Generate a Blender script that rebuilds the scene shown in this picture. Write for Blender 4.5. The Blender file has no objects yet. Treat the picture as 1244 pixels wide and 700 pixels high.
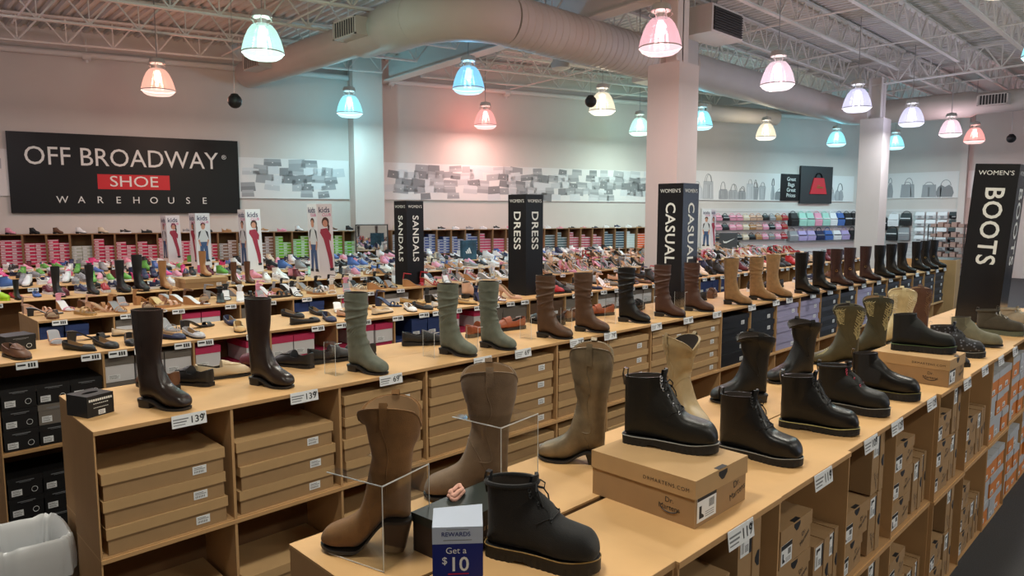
import bpy, bmesh, math, random
from mathutils import Vector, Matrix, Euler
R = random.Random(7)
SC = bpy.context.scene
COL = SC.collection
PI = math.pi

# ------------------------------------------------------------------ view / camera
SC.view_settings.view_transform = 'Standard'
SC.view_settings.look = 'None'
SC.view_settings.gamma = 1
SC.view_settings.use_curve_mapping = False
SC.view_settings.exposure = 0.0
EYE = 1.8
YAW = math.radians(45.3)          # the lens looks between the two directions of the shelving grid
PITCH = math.atan(90 / 850)
cam = bpy.data.cameras.new('camera')
cam.sensor_fit = 'HORIZONTAL'
cam.sensor_width = 36
cam.lens = 36 * 850 / 1244
cam.clip_start = .05
cam_o = bpy.data.objects.new('camera', cam)
COL.objects.link(cam_o)
cam_o.location = (0, 0, EYE)
cam_o.rotation_euler = (PI / 2 - PITCH, 0, YAW - PI / 2)
SC.camera = cam_o

# ------------------------------------------------------------------ materials
def lin(c):
    return tuple((x / 12.92 if x <= .04045 else ((x + .055) / 1.055) ** 2.4) for x in c)

def rgb(r, g, b):
    return lin((r / 255, g / 255, b / 255))

_M = {}
def mat(name, col, rough=.6, metal=0., noise=0., nscale=40., bump=0., bscale=150., emit=0., spec=None, sheen=0.):
    if name in _M:
        return _M[name]
    m = bpy.data.materials.new(name)
    m.use_nodes = True
    nt = m.node_tree
    b = nt.nodes['Principled BSDF']
    b.inputs['Base Color'].default_value = (*col, 1)
    b.inputs['Roughness'].default_value = rough
    b.inputs['Metallic'].default_value = metal
    if spec is not None:
        b.inputs['Specular IOR Level'].default_value = spec
    if sheen:
        b.inputs['Sheen Weight'].default_value = sheen
    if noise or bump:
        tc = nt.nodes.new('ShaderNodeTexCoord')
    if noise:
        n = nt.nodes.new('ShaderNodeTexNoise')
        n.inputs['Scale'].default_value = nscale
        n.inputs['Detail'].default_value = 4
        nt.links.new(tc.outputs['Object'], n.inputs['Vector'])
        mr = nt.nodes.new('ShaderNodeMapRange')
        mr.inputs['From Min'].default_value = .3
        mr.inputs['From Max'].default_value = .7
        mr.inputs['To Min'].default_value = 1 - noise
        mr.inputs['To Max'].default_value = 1 + noise
        nt.links.new(n.outputs['Fac'], mr.inputs['Value'])
        mx = nt.nodes.new('ShaderNodeVectorMath')
        mx.operation = 'SCALE'
        mx.inputs[0].default_value = col
        nt.links.new(mr.outputs['Result'], mx.inputs['Scale'])
        nt.links.new(mx.outputs['Vector'], b.inputs['Base Color'])
    if bump:
        n2 = nt.nodes.new('ShaderNodeTexNoise')
        n2.inputs['Scale'].default_value = bscale
        n2.inputs['Detail'].default_value = 3
        nt.links.new(tc.outputs['Object'], n2.inputs['Vector'])
        bp = nt.nodes.new('ShaderNodeBump')
        bp.inputs['Strength'].default_value = bump
        bp.inputs['Distance'].default_value = .004
        nt.links.new(n2.outputs['Fac'], bp.inputs['Height'])
        nt.links.new(bp.outputs['Normal'], b.inputs['Normal'])
    if emit:
        b.inputs['Emission Color'].default_value = (*col, 1)
        b.inputs['Emission Strength'].default_value = emit
    _M[name] = m
    return m

def leather(name, r, g, b, rough=.42):
    return mat('leather_' + name, rgb(r, g, b), rough, noise=.12, nscale=25, bump=.12, bscale=220, spec=.4)

def suede(name, r, g, b):
    return mat('suede_' + name, rgb(r, g, b), .92, noise=.14, nscale=30, bump=.25, bscale=400, sheen=.1)

def plain(r, g, b, rough=.6):
    return mat('plain_%d_%d_%d' % (r, g, b), rgb(r, g, b), rough)

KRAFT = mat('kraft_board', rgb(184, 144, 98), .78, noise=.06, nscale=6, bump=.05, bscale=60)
KRAFT_LIT = mat('kraft_board_lit', rgb(204, 162, 109), .62, noise=.07, nscale=5, bump=.06, bscale=40)  # same board in a lighter tone: overhead light painted into the top panels
KRAFT_SHADED = mat('kraft_board_shaded', rgb(116, 84, 54), .9, noise=.06, nscale=6)  # same board darkened, so the shade inside the bins is in the colour
KRAFT_BOX = mat('kraft_carton', rgb(158, 126, 88), .8, noise=.06, nscale=9)
KRAFT_LID = mat('kraft_carton_lid', rgb(180, 146, 102), .75, noise=.05, nscale=9)
WHITE = mat('white_paper', rgb(226, 228, 230), .6)
INK = mat('dark_ink', rgb(30, 30, 34), .6)
MIDINK = mat('grey_ink', rgb(120, 122, 126), .6)
BLACK_RUB = mat('black_rubber', rgb(15, 15, 16), .55, bump=.1, bscale=120)
LINING = mat('dark_lining', rgb(52, 44, 38), .85)
TANLIN = mat('tan_lining', rgb(150, 122, 90), .8)
STEEL = mat('brushed_steel', rgb(170, 170, 172), .35, metal=.9)
BRASS = mat('antique_brass', rgb(170, 138, 84), .35, metal=.9)
SIGN_BLACK = mat('sign_black', rgb(14, 15, 18), .45, spec=.3)
SIGN_WHITE = mat('sign_white', rgb(225, 226, 222), .5)

# ------------------------------------------------------------------ mesh collector
class MB:
    def __init__(self):
        self.v, self.f, self.m = [], [], []
    def add(self, vs, fs, mi=0, M=None):
        o = len(self.v)
        for p in vs:
            p = Vector(p)
            self.v.append(tuple(M @ p) if M is not None else tuple(p))
        for f in fs:
            self.f.append([i + o for i in f])
            self.m.append(mi)
        return o
    def box(self, x0, x1, y0, y1, z0, z1, mi=0, M=None):
        self.add([(x0, y0, z0), (x1, y0, z0), (x1, y1, z0), (x0, y1, z0), (x0, y0, z1), (x1, y0, z1), (x1, y1, z1), (x0, y1, z1)],
                 [(0, 3, 2, 1), (4, 5, 6, 7), (0, 1, 5, 4), (1, 2, 6, 5), (2, 3, 7, 6), (3, 0, 4, 7)], mi, M)
        return self
    def grid(self, rows, mi=0, closed=False, cap0=False, cap1=False, M=None):
        """rows of points skinned to one another; closed joins each row's ends."""
        n = len(rows[0])
        fs = []
        for i in range(len(rows) - 1):
            for j in range(n if closed else n - 1):
                k = (j + 1) % n
                fs.append((i * n + j, i * n + k, (i + 1) * n + k, (i + 1) * n + j))
        if cap0:
            fs.append(tuple(range(n))[::-1])
        if cap1:
            fs.append(tuple((len(rows) - 1) * n + j for j in range(n)))
        self.add([p for r in rows for p in r], fs, mi, M)
        return self
    def tube(self, path, r, n=6, mi=0, closed=False, cap=True, r2=None, M=None):
        P = [Vector(p) for p in path]
        rows = []
        N = len(P)
        for i, p in enumerate(P):
            if closed:
                t = P[(i + 1) % N] - P[i - 1]
            else:
                t = P[min(i + 1, N - 1)] - P[max(i - 1, 0)]
            if t.length < 1e-9:
                t = Vector((0, 0, 1))
            t.normalize()
            a = Vector((0, 0, 1)) if abs(t.z) < .9 else Vector((1, 0, 0))
            u = t.cross(a).normalized()
            w = t.cross(u).normalized()
            rr = r if r2 is None else r + (r2 - r) * i / (N - 1)
            rows.append([p + (u * math.cos(2 * PI * k / n) + w * math.sin(2 * PI * k / n)) * rr for k in range(n)])
        if closed:
            rows.append(rows[0])
        self.grid(rows, mi, True, cap and not closed, cap and not closed, M)
        return self
    def cyl(self, a, b, r, n=10, mi=0, r2=None):
        return self.tube([a, b], r, n, mi, r2=r2)
    def lathe(self, prof, n=20, mi=0, c=(0, 0, 0), cap0=False, cap1=False, M=None):
        rows = [[(c[0] + r * math.cos(2 * PI * k / n), c[1] + r * math.sin(2 * PI * k / n), c[2] + z) for k in range(n)] for r, z in prof]
        self.grid(rows, mi, True, cap0, cap1, M)
        return self
    def prism(self, poly, y0, y1, mi=0, M=None):
        """outline in (x, z), extruded along y."""
        n = len(poly)
        vs = [(x, y0, z) for x, z in poly] + [(x, y1, z) for x, z in poly]
        fs = [tuple(range(n)), tuple(range(2 * n - 1, n - 1, -1))] + [(i, i + n, (i + 1) % n + n, (i + 1) % n) for i in range(n)]
        self.add(vs, fs, mi, M)
        return self
    def ext(self, o):
        for i, f in enumerate(o.f):
            pass
        off = len(self.v)
        self.v += o.v
        self.f += [[i + off for i in f] for f in o.f]
        self.m += o.m
        return self
    def mesh(self, name, mats, smooth=None):
        me = bpy.data.meshes.new(name)
        me.from_pydata(self.v, [], self.f)
        for m in (mats if isinstance(mats, (list, tuple)) else [mats]):
            me.materials.append(m)
        me.polygons.foreach_set('material_index', self.m)
        bm = bmesh.new()
        bm.from_mesh(me)
        bmesh.ops.recalc_face_normals(bm, faces=bm.faces)
        bm.to_mesh(me)
        bm.free()
        if smooth is not None:
            me.polygons.foreach_set('use_smooth', [True] * len(me.polygons))
            me.set_sharp_from_angle(angle=math.radians(smooth))
        me.update()
        return me
    def obj(self, name, mats, parent=None, smooth=None, loc=None, rot=None):
        o = bpy.data.objects.new(name, self.mesh(name, mats, smooth))
        COL.objects.link(o)
        if parent is not None:
            o.parent = parent
        if loc is not None:
            o.location = loc
        if rot is not None:
            o.rotation_euler = rot
        return o

KIDS = {}
def link_child(c, p):
    c.parent = p
    KIDS.setdefault(p.name, []).append(c)

def thing(name, label, cat, loc=(0, 0, 0), rz=0., group=None):
    o = bpy.data.objects.new(name, None)
    o.empty_display_size = .1
    COL.objects.link(o)
    o.location = loc
    o.rotation_euler = (0, 0, rz)
    tag(o, label, cat, group)
    return o

def tag(o, label, cat, group=None, kind=None):
    if label:
        o['label'] = label
    if cat:
        o['category'] = cat
    if group:
        o['group'] = group
    if kind:
        o['kind'] = kind
    return o

def struct(o, label=None):
    o['kind'] = 'structure'
    if label:
        o['label'] = label
    return o

def part(name, mb, mats, parent, smooth=None, loc=None, rot=None, label=None):
    o = mb.obj(name, mats, None, smooth, loc, rot)
    link_child(o, parent)
    if label:
        o['label'] = label
    return o

def recolour(o, cols):
    """cols: slot number -> material, kept on this object only (the mesh is shared)."""
    for i, m in cols.items():
        if i < len(o.material_slots):
            o.material_slots[i].link = 'OBJECT'
            o.material_slots[i].material = m

def dup(root, loc=None, rz=None, label=None, group=None, cols=None, scale=None):
    """copy a thing together with its parts and sub-parts. cols: part stem -> {slot: material}."""
    r = root.copy()
    COL.objects.link(r)
    if loc is not None:
        r.location = loc
    if rz is not None:
        r.rotation_euler = (0, 0, rz) if not isinstance(rz, tuple) else rz
    if label:
        r['label'] = label
    if group:
        r['group'] = group
    if scale is not None:
        r.scale = scale if isinstance(scale, tuple) else (scale,) * 3
    def rec(src, dst):
        for ch in KIDS.get(src.name, []):
            c = ch.copy()
            COL.objects.link(c)
            link_child(c, dst)
            k = ch.name.split('.')[0]
            if cols and k in cols:
                recolour(c, cols[k])
            rec(ch, c)
    rec(root, r)
    k = root.name.split('.')[0]
    if cols and '' in cols:
        recolour(r, cols[''])
    return r

ONES = ['zeroth', 'first', 'second', 'third', 'fourth', 'fifth', 'sixth', 'seventh', 'eighth', 'ninth', 'tenth', 'eleventh', 'twelfth',
        'thirteenth', 'fourteenth', 'fifteenth', 'sixteenth', 'seventeenth', 'eighteenth', 'nineteenth']
TENS = {2: 'twent', 3: 'thirt', 4: 'fort', 5: 'fift', 6: 'sixt', 7: 'sevent', 8: 'eight', 9: 'ninet'}
def nth(n):
    if n < 20:
        return ONES[n]
    if n < 100:
        a, b = divmod(n, 10)
        return TENS[a] + ('ieth' if b == 0 else 'y-' + ONES[b])
    return 'hundred and ' + nth(n - 100)

# ------------------------------------------------------------------ lettering
_T = {}
def text_mesh(body, size=1., bold=0., spacing=1., align='CENTER', depth=.0):
    key = (body, size, bold, spacing, align, depth)
    if key in _T:
        return _T[key]
    cu = bpy.data.curves.new('lettering', 'FONT')
    cu.body = body
    cu.size = size
    cu.offset = bold
    cu.space_character = spacing
    cu.align_x = align
    cu.align_y = 'CENTER'
    cu.resolution_u = 3
    cu.extrude = depth
    cu.fill_mode = 'BOTH' if depth else 'FRONT'
    o = bpy.data.objects.new('lettering', cu)
    COL.objects.link(o)
    bpy.context.view_layer.update()
    me = bpy.data.meshes.new_from_object(o.evaluated_get(bpy.context.evaluated_depsgraph_get()))
    bpy.data.objects.remove(o)
    bpy.data.curves.remove(cu)
    _T[key] = me
    return me

def text(body, parent, loc, rot, size, m, bold=0., spacing=1., align='CENTER', name='lettering', width=None, depth=0.):
    me = text_mesh(body, 1., bold, spacing, align, depth)
    if not me.materials:
        me.materials.append(m)
    o = bpy.data.objects.new(name, me)
    COL.objects.link(o)
    if parent is not None:
        link_child(o, parent)
    o.location = loc
    o.rotation_euler = rot
    sx = size
    if width:
        xs = [v.co.x for v in me.vertices]
        sx = width / (max(xs) - min(xs))
    o.scale = (sx, size, size)
    if o.material_slots[0].material != m:
        recolour(o, {0: m})
    return o
# ------------------------------------------------------------------ shoes (heel at x = 0, toe towards +x, standing on z = 0)
def sstep(a, b, x):
    t = max(0., min(1., (x - a) / (b - a)))
    return t * t * (3 - 2 * t)

def interp(tab, x):
    if x <= tab[0][0]:
        return tab[0][1]
    for (a, p), (b, q) in zip(tab, tab[1:]):
        if x <= b:
            return p + (q - p) * (x - a) / (b - a)
    return tab[-1][1]

def catmull(ctrl, n):
    out = []
    N = len(ctrl)
    for i in range(N - 1):
        p0, p1, p2, p3 = ctrl[max(i - 1, 0)], ctrl[i], ctrl[i + 1], ctrl[min(i + 2, N - 1)]
        for k in range(n):
            t = k / n
            out.append(tuple(.5 * ((2 * b) + (c - a) * t + (2 * a - 5 * b + 4 * c - d) * t * t + (3 * b - a - 3 * c + d) * t ** 3)
                             for a, b, c, d in zip(p0, p1, p2, p3)))
    out.append(ctrl[-1])
    return out

def sole_z(hh, ts):
    return lambda x: ts + (hh - ts) * (1 - sstep(.055, .15, x)) + .007 * sstep(.2, .275, x)

def secpt(s, th, off=0.):
    """point of a shaft or foot cross-section (Bx, Bz, Tx, Tz, w, e) at angle th; th = 90 degrees is the front."""
    bx, bz, tx, tz, w, e = s
    c, q = math.cos(th), math.sin(th)
    y = w * math.copysign(abs(c) ** (2 / e), c)
    a = math.copysign(abs(q) ** (2 / e), q)
    ax, az = (tx - bx) / 2, (tz - bz) / 2
    L = math.hypot(ax, az) or 1e-6
    k = off / L
    return Vector(((bx + tx) / 2 + ax * a * (1 + k), y * (1 + off / max(w, 1e-4)), (bz + tz) / 2 + az * a * (1 + k)))

FOOT = [  # Bx, Tx, zB, zT above the sole, w, e
    (.276, .276, .012, .020, .010, 2.2), (.271, .268, .003, .036, .027, 2.3), (.255, .250, 0, .051, .038, 2.5), (.226, .219, 0, .062, .044, 2.6),
    (.190, .182, 0, .075, .046, 2.5), (.155, .150, 0, .093, .042, 2.4), (.115, .128, 0, .119, .037, 2.3), (.065, .115, 0, .145, .034, 2.2),
    (.006, .108, .001, .164, .0335, 2.2), (-.001, .104, .030, .186, .0345, 2.1)]

def boot_secs(H=.41, hh=.035, ts=.010, toe='round', leg=.054, ankle=.0, up=1., n=4, slim=1., front=0., fl=1., flare=0., eadd=0.):
    zs = sole_z(hh, ts)
    c = []
    for bx, tx, zb, zt, w, e in FOOT:
        k = 1.
        if toe == 'point':
            k = interp([(.15, 1), (.22, .9), (.255, .74), (.28, .6)], tx)
            bx, tx = bx + .012 * sstep(.15, .27, bx), tx + .012 * sstep(.15, .27, tx)
            zt = zt * interp([(.15, 1), (.28, .88)], tx)
        if toe == 'bulb':
            zt = zt * interp([(.14, 1), (.2, 1.08), (.25, 1.22), (.28, 1.2)], tx)
            k = interp([(.15, 1), (.22, 1.06), (.28, 1.12)], tx)
        bx, tx = [q if q < .105 else .105 + (q - .105) * fl for q in (bx, tx)]
        tx = tx + front * (1 - sstep(.13, .2, tx))
        e = e + eadd * sstep(.10, .16, bx)
        c.append((bx, zs(bx) + zb, tx, zs(min(tx, .2)) * .6 + zs(bx) * .4 + zt * up, w * k * slim, e))
    z0 = hh
    if H > .25:
        c += [(-.002, z0 + .085, .103 + ankle, z0 + .205, .0375, 2.1), (-.003 - flare * .06, z0 + .14, .106 + ankle * .9 + flare * .06, z0 + .235, .042, 2.1)]
        zz = z0 + .19
        while zz < H - .02:
            u = (zz - z0 - .19) / max(H - z0 - .19, .01)
            t = min(1., (u + .25) / .9) * .96 if flare else u ** .65
            c.append((-.004 - (.010 + flare * .5) * t, zz, .108 + (.010 + flare * .5) * t + ankle * .8 * (1 - t), zz + .055 * (1 - u), .044 + (leg - .044) * t, 2.05))
            zz += .035
        c.append((-.014 - flare * .5, H, .118 + flare * .5, H, leg, 2.05))
    else:
        top = H
        fx = .103 + front * .8
        c = [q for q in c if q[3] < top * .90 and q[0] > .05]
        c += [(.006, z0 + .001, fx + .005, top * .925, .0338, 2.2), (-.001, z0 + .034, fx + .001, top * .955, .0352, 2.1), (-.001, (z0 + .034 + top) / 2, fx - .001, top * .985, .037, 2.1),
              (-.002, top - .012, fx - .001, top + .002, .0385, 2.1), (-.003, top, fx - .001, top + .010, .039, 2.1)]
    return catmull(c, n)

def shaft_pt(secs, i, th, scallop, off=0.):
    """surface point of a boot whose top edge is scooped at front and back and raised at the sides."""
    N = len(secs) - 1
    ztop = (secs[-1][1] + secs[-1][3]) / 2
    k0 = next(k for k, q in enumerate(secs) if (q[1] + q[3]) / 2 > ztop - .15)
    f = 0.
    if scallop and i > k0:
        f = (i - k0) / (N - k0)
        i = k0 + (i - k0) * (1 - .45 * scallop / .15 * abs(math.sin(th)) ** 16)
    p = surf(secs, [(i, th)], off)[0]
    if f:
        p.z += f ** 1.25 * scallop * (1.35 * abs(math.cos(th)) ** .75 - .7)
    return p

def boot_upper(secs, nth=24, scallop=0., slouch=0., seed=0, depth=.09, H=.41):
    mb = MB()
    rr = random.Random(seed)
    folds = [(.125 + .026 * q + rr.uniform(-.008, .008), rr.uniform(-.022, .022), rr.uniform(0, 6.28), rr.uniform(.5, 1.2), rr.uniform(.004, .007)) for q in range(10)]
    rows = []
    ztop = (secs[-1][1] + secs[-1][3]) / 2
    for si, s in enumerate(secs):
        row = []
        for j in range(nth):
            th = 2 * PI * j / nth
            p = shaft_pt(secs, si, th, scallop) if scallop else secpt(s, th)
            if slouch:
                zc = p.z
                f = 1 - sstep(.37, .41, zc)
                d = 0.
                for z0, ti, pf, am, wd in folds:
                    d += am * (.35 + .65 * max(0, math.cos(th - pf))) * math.exp(-((zc - z0 - ti * math.sin(th + pf)) / wd) ** 2)
                d *= slouch * f
                mx = (s[0] + s[2]) / 2
                v = Vector((p.x - mx, p.y, 0))
                if v.length > 1e-5:
                    p = p + v.normalized() * d
            row.append(p)
        rows.append(row)
    mb.grid(rows, 0, True, True, False)
    last = rows[-1]
    inner = []
    for row in rows[::-1]:
        if last[0].z - row[0].z > depth and len(inner) > 1:
            break
        c = sum(row, Vector()) / nth
        q = [c + Vector(((p.x - c.x) * .92, (p.y - c.y) * .92, p.z - c.z)) for p in row]
        inner.append(q)
    mb.grid([last, inner[0]], 0, True)
    mb.grid(inner, 1, True, False, True)
    return mb

SOLE_W = [(-.006, .010), (-.003, .022), (.008, .031), (.03, .0355), (.06, .036), (.1, .0345), (.14, .0385), (.19, .0465), (.226, .0445), (.25, .0385), (.266, .029), (.275, .018), (.279, .008)]
def slab(zt, zb, k=1., x0=-.006, x1=.279, wtab=SOLE_W, groove=0., n=40, toe=None, add=0.):
    mb = MB()
    rows = []
    for i in range(n + 1):
        u = i / n
        x = x0 + (x1 - x0) * (.5 - .5 * math.cos(PI * u)) if not groove else x0 + (x1 - x0) * u
        w = interp(wtab, -.006 + (x - x0) / (x1 - x0) * .285) * k + add
        if toe == 'point':
            w *= interp([(.15, 1), (.22, .9), (.255, .74), (.28, .7)], x)
        g = groove if groove and i % 4 in (0, 1) else 0
        a, b = zt(x), zb(x)
        m = a + (b - a) * .45
        rows.append([(x, -w, a), (x, w, a), (x, w * .995, m), (x, w - g, m - .0005), (x, w - g, b), (x, -w + g, b), (x, -w + g, m - .0005), (x, -w * .995, m)])
    mb.grid(rows, 0, True, True, True)
    return mb

def heel_block(hh, x1=.07, taper=.85, slant=.0, k=1., n=9):
    """stacked heel under the heel seat: a D-shaped outline skinned from the seat to the ground."""
    mb = MB()
    def outline(z, sc, dx):
        pts = []
        xs = [(x1 - (-.004)) * (.5 - .5 * math.cos(PI * i / n)) - .004 for i in range(n + 1)]
        for x in xs:
            pts.append((x, interp(SOLE_W, x) * k))
        full = [(x, w) for x, w in pts] + [(x, -w) for x, w in pts[::-1]]
        cx = x1 * .45
        return [(cx + (x - cx) * sc + dx, w * sc, z) for x, w in full]
    mb.grid([outline(hh, 1, 0), outline(hh * .5, (1 + taper) / 2 * .98, slant * .5), outline(0.0, taper, slant)], 0, True, True, True)
    return mb

def outline_path(z, k=1.03, n=60, toe=None, x0=-.006, x1=.279):
    a = []
    for i in range(n + 1):
        x = x0 + (x1 - x0) * (.5 - .5 * math.cos(PI * i / n))
        w = interp(SOLE_W, -.006 + (x - x0) / (x1 - x0) * .285) * k
        if toe == 'point':
            w *= interp([(.15, 1), (.22, .9), (.255, .74), (.28, .7)], x)
        a.append((x, w, z(x)))
    return a + [(x, -w, q) for x, w, q in a[::-1]][1:-1]

def surf(secs, path, off):
    out = []
    for i, th in path:
        k = int(i)
        f = i - k
        a = secpt(secs[min(k, len(secs) - 1)], th, off)
        b = secpt(secs[min(k + 1, len(secs) - 1)], th, off)
        out.append(a + (b - a) * f)
    return out

def patch(secs, i0, i1, t0, t1, off, n=8, m=None):
    mb = MB()
    m = m or max(2, int(i1 - i0))
    rows = [surf(secs, [(i0 + (i1 - i0) * a / m, t0 + (t1 - t0) * b / n) for b in range(n + 1)], off) for a in range(m + 1)]
    mb.grid(rows)
    return mb

# each maker returns [(part name, MB, material key list, smooth angle)]
def make_riding(H=.41, hh=.035, slouch=0., seed=0, leg=.054, strap=False, toe='round', detail=True, platform=0., fl=.78):
    s = boot_secs(H, hh, .010 + platform, toe, leg, n=4 if detail else 2, fl=fl)
    X1 = .105 + .174 * fl
    if detail and H > .3:       # denser rings in the shaft for folds
        k = next(i for i, q in enumerate(s) if q[1] > .1)
        s = s[:k] + catmull(s[k:], 4 if slouch else 1)
    zs = sole_z(hh, .010 + platform)
    P = [('upper', boot_upper(s, 28 if detail else 12, 0, slouch, seed), ['upper', 'lining'], 60),
         ('outsole', slab(zs, lambda x: zs(x) - .009 - platform * sstep(.06, .13, x), 1.02, x1=X1, toe=toe if toe == 'point' else None, n=40 if detail else 14), ['sole'], 40),
         ('heel', heel_block(hh - .008, .068, .93, n=9 if detail else 4), ['sole'], 40)]
    if detail:
        seam = MB()
        k0 = next(i for i, q in enumerate(s) if q[1] > .06)
        for th in (0.0, PI):
            seam.tube(surf(s, [(k0 + (len(s) - 1 - k0) * a / 30, th) for a in range(31)], .0004), .0013, 5)
        if not slouch:
            P.append(('side_seam', seam, ['upper'], 60))
        if strap:
            b = MB()
            ks = next(i for i, q in enumerate(s) if q[1] > hh + .05)
            b.grid([surf(s, [(ks - 1.5, 2 * PI * a / 24) for a in range(25)], .003), surf(s, [(ks + 1.5, 2 * PI * a / 24) for a in range(25)], .003)])
            P.append(('ankle_strap', b, ['upper'], 60))
            q = surf(s, [(ks, PI * .93)], .006)[0]
            r = MB()
            r.tube([q + Vector((math.cos(a) * .012, 0, math.sin(a) * .012)) for a in [2 * PI * i / 12 for i in range(12)]], .002, 5, closed=True)
            q2 = surf(s, [(ks, PI * .07)], .006)[0]
            r.tube([q2 + Vector((math.cos(a) * .012, 0, math.sin(a) * .012)) for a in [2 * PI * i / 12 for i in range(12)]], .002, 5, closed=True)
            P.append(('buckle', r, ['buckle'], 60))
    return P

def make_cowboy(H=.34, hh=.04, toe='point', scallop=.028, leg=.062, embroidery=0, slant=-.004, taper=.8, pulls=True, fl=.80, flare=.01, ankle=0.):
    s = boot_secs(H, hh, .009, toe, leg, n=4, fl=fl, flare=flare, ankle=ankle)
    k = next(i for i, q in enumerate(s) if q[1] > .12)
    zs = sole_z(hh, .009)
    U = boot_upper(s, 64, scallop, 0, 0, .10)
    P = [('upper', U, ['upper', 'lining'], 60),
         ('outsole', slab(zs, lambda x: zs(x) - .007, 1.05, toe=toe, x1=.105 + (.185 if toe == 'point' else .174) * fl), ['sole'], 40),
         ('heel', heel_block(hh - .006, .066, taper, slant), ['heel'], 40)]
    def on(path, off):
        return [shaft_pt(s, i, t, scallop, off) for i, t in path]
    seam = MB()
    k0 = next(i for i, q in enumerate(s) if q[1] > .045)
    for th in (0., PI):
        path = [(k0 + (len(s) - 1 - k0) * a / 40, th + .10 * math.sin(a * .35) * (1 if th else -1)) for a in range(41)]
        seam.tube(on(path, .0006), .0016, 5)
    for yoke in ((-1, 1),):    # seam between vamp and shaft
        path = [(k0 - 1 + 1.5 * abs(math.cos(2 * PI * a / 40)), 2 * PI * a / 40) for a in range(41)]
        seam.tube(surf(s, path, .0004), .0012, 5)
    P.append(('piping', seam, ['accent'], 60))
    rim = MB()
    path = [(len(s) - 1, 2 * PI * a / 48) for a in range(48)]
    rim.tube(on(path, 0), .0022, 5, closed=True)
    P.append(('top_binding', rim, ['accent'], 60))
    if pulls:
        for th in (0., PI):
            b = MB()
            n0 = len(s) - 1 - 6
            pts = on([(n0 + a, th) for a in range(7)], .003)
            up = [pts[-1] + Vector((0, -.004 * math.copysign(1, math.cos(th)), .014)), pts[-1] + Vector((0, -.012 * math.copysign(1, math.cos(th)), .004))]
            allp = pts + up
            b.grid([[p + Vector((-.011, 0, 0)) for p in allp], [p + Vector((.011, 0, 0)) for p in allp]])
            P.append(('pull_strap', b, ['accent'], 60))
    if embroidery:
        a0 = next(i for i, q in enumerate(s) if q[1] > .135)
        a1 = len(s) - 4
        for cth in (PI * .5 - .78, PI * .5 + .78, -PI * .5 - .78, -PI * .5 + .78):
            e = MB()
            for sgn in (-1, 1):
                for amp in (.14, .30, .46):
                    path = []
                    for q in range(41):
                        t = q / 40
                        path.append((a0 + (a1 - a0) * t, cth + sgn * amp * abs(math.sin(t * PI * (2 + amp))) * (.55 + .45 * t)))
                    e.tube(on(path, .001), .0014, 4)
                for lf in range(9):
                    t = .06 + .10 * lf
                    path = [(a0 + (a1 - a0) * (t + .07 * q / 8), cth + sgn * (.02 + .36 * math.sin(q / 8 * PI * .6))) for q in range(9)]
                    e.tube(on(path, .001), .0018, 4)
            P.append(('embroidery', e, ['stitch'], 60))
        e = MB()
        for q in range(3):
            path = [(14 + 5 * math.sin(PI * a / 16) - q * 1.3, PI * (.2 + .6 * a / 16)) for a in range(17)]
            e.tube(surf(s, path, .0006), .0012, 4)
        P.append(('toe_stitching', e, ['stitch'], 60))
    return P

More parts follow.
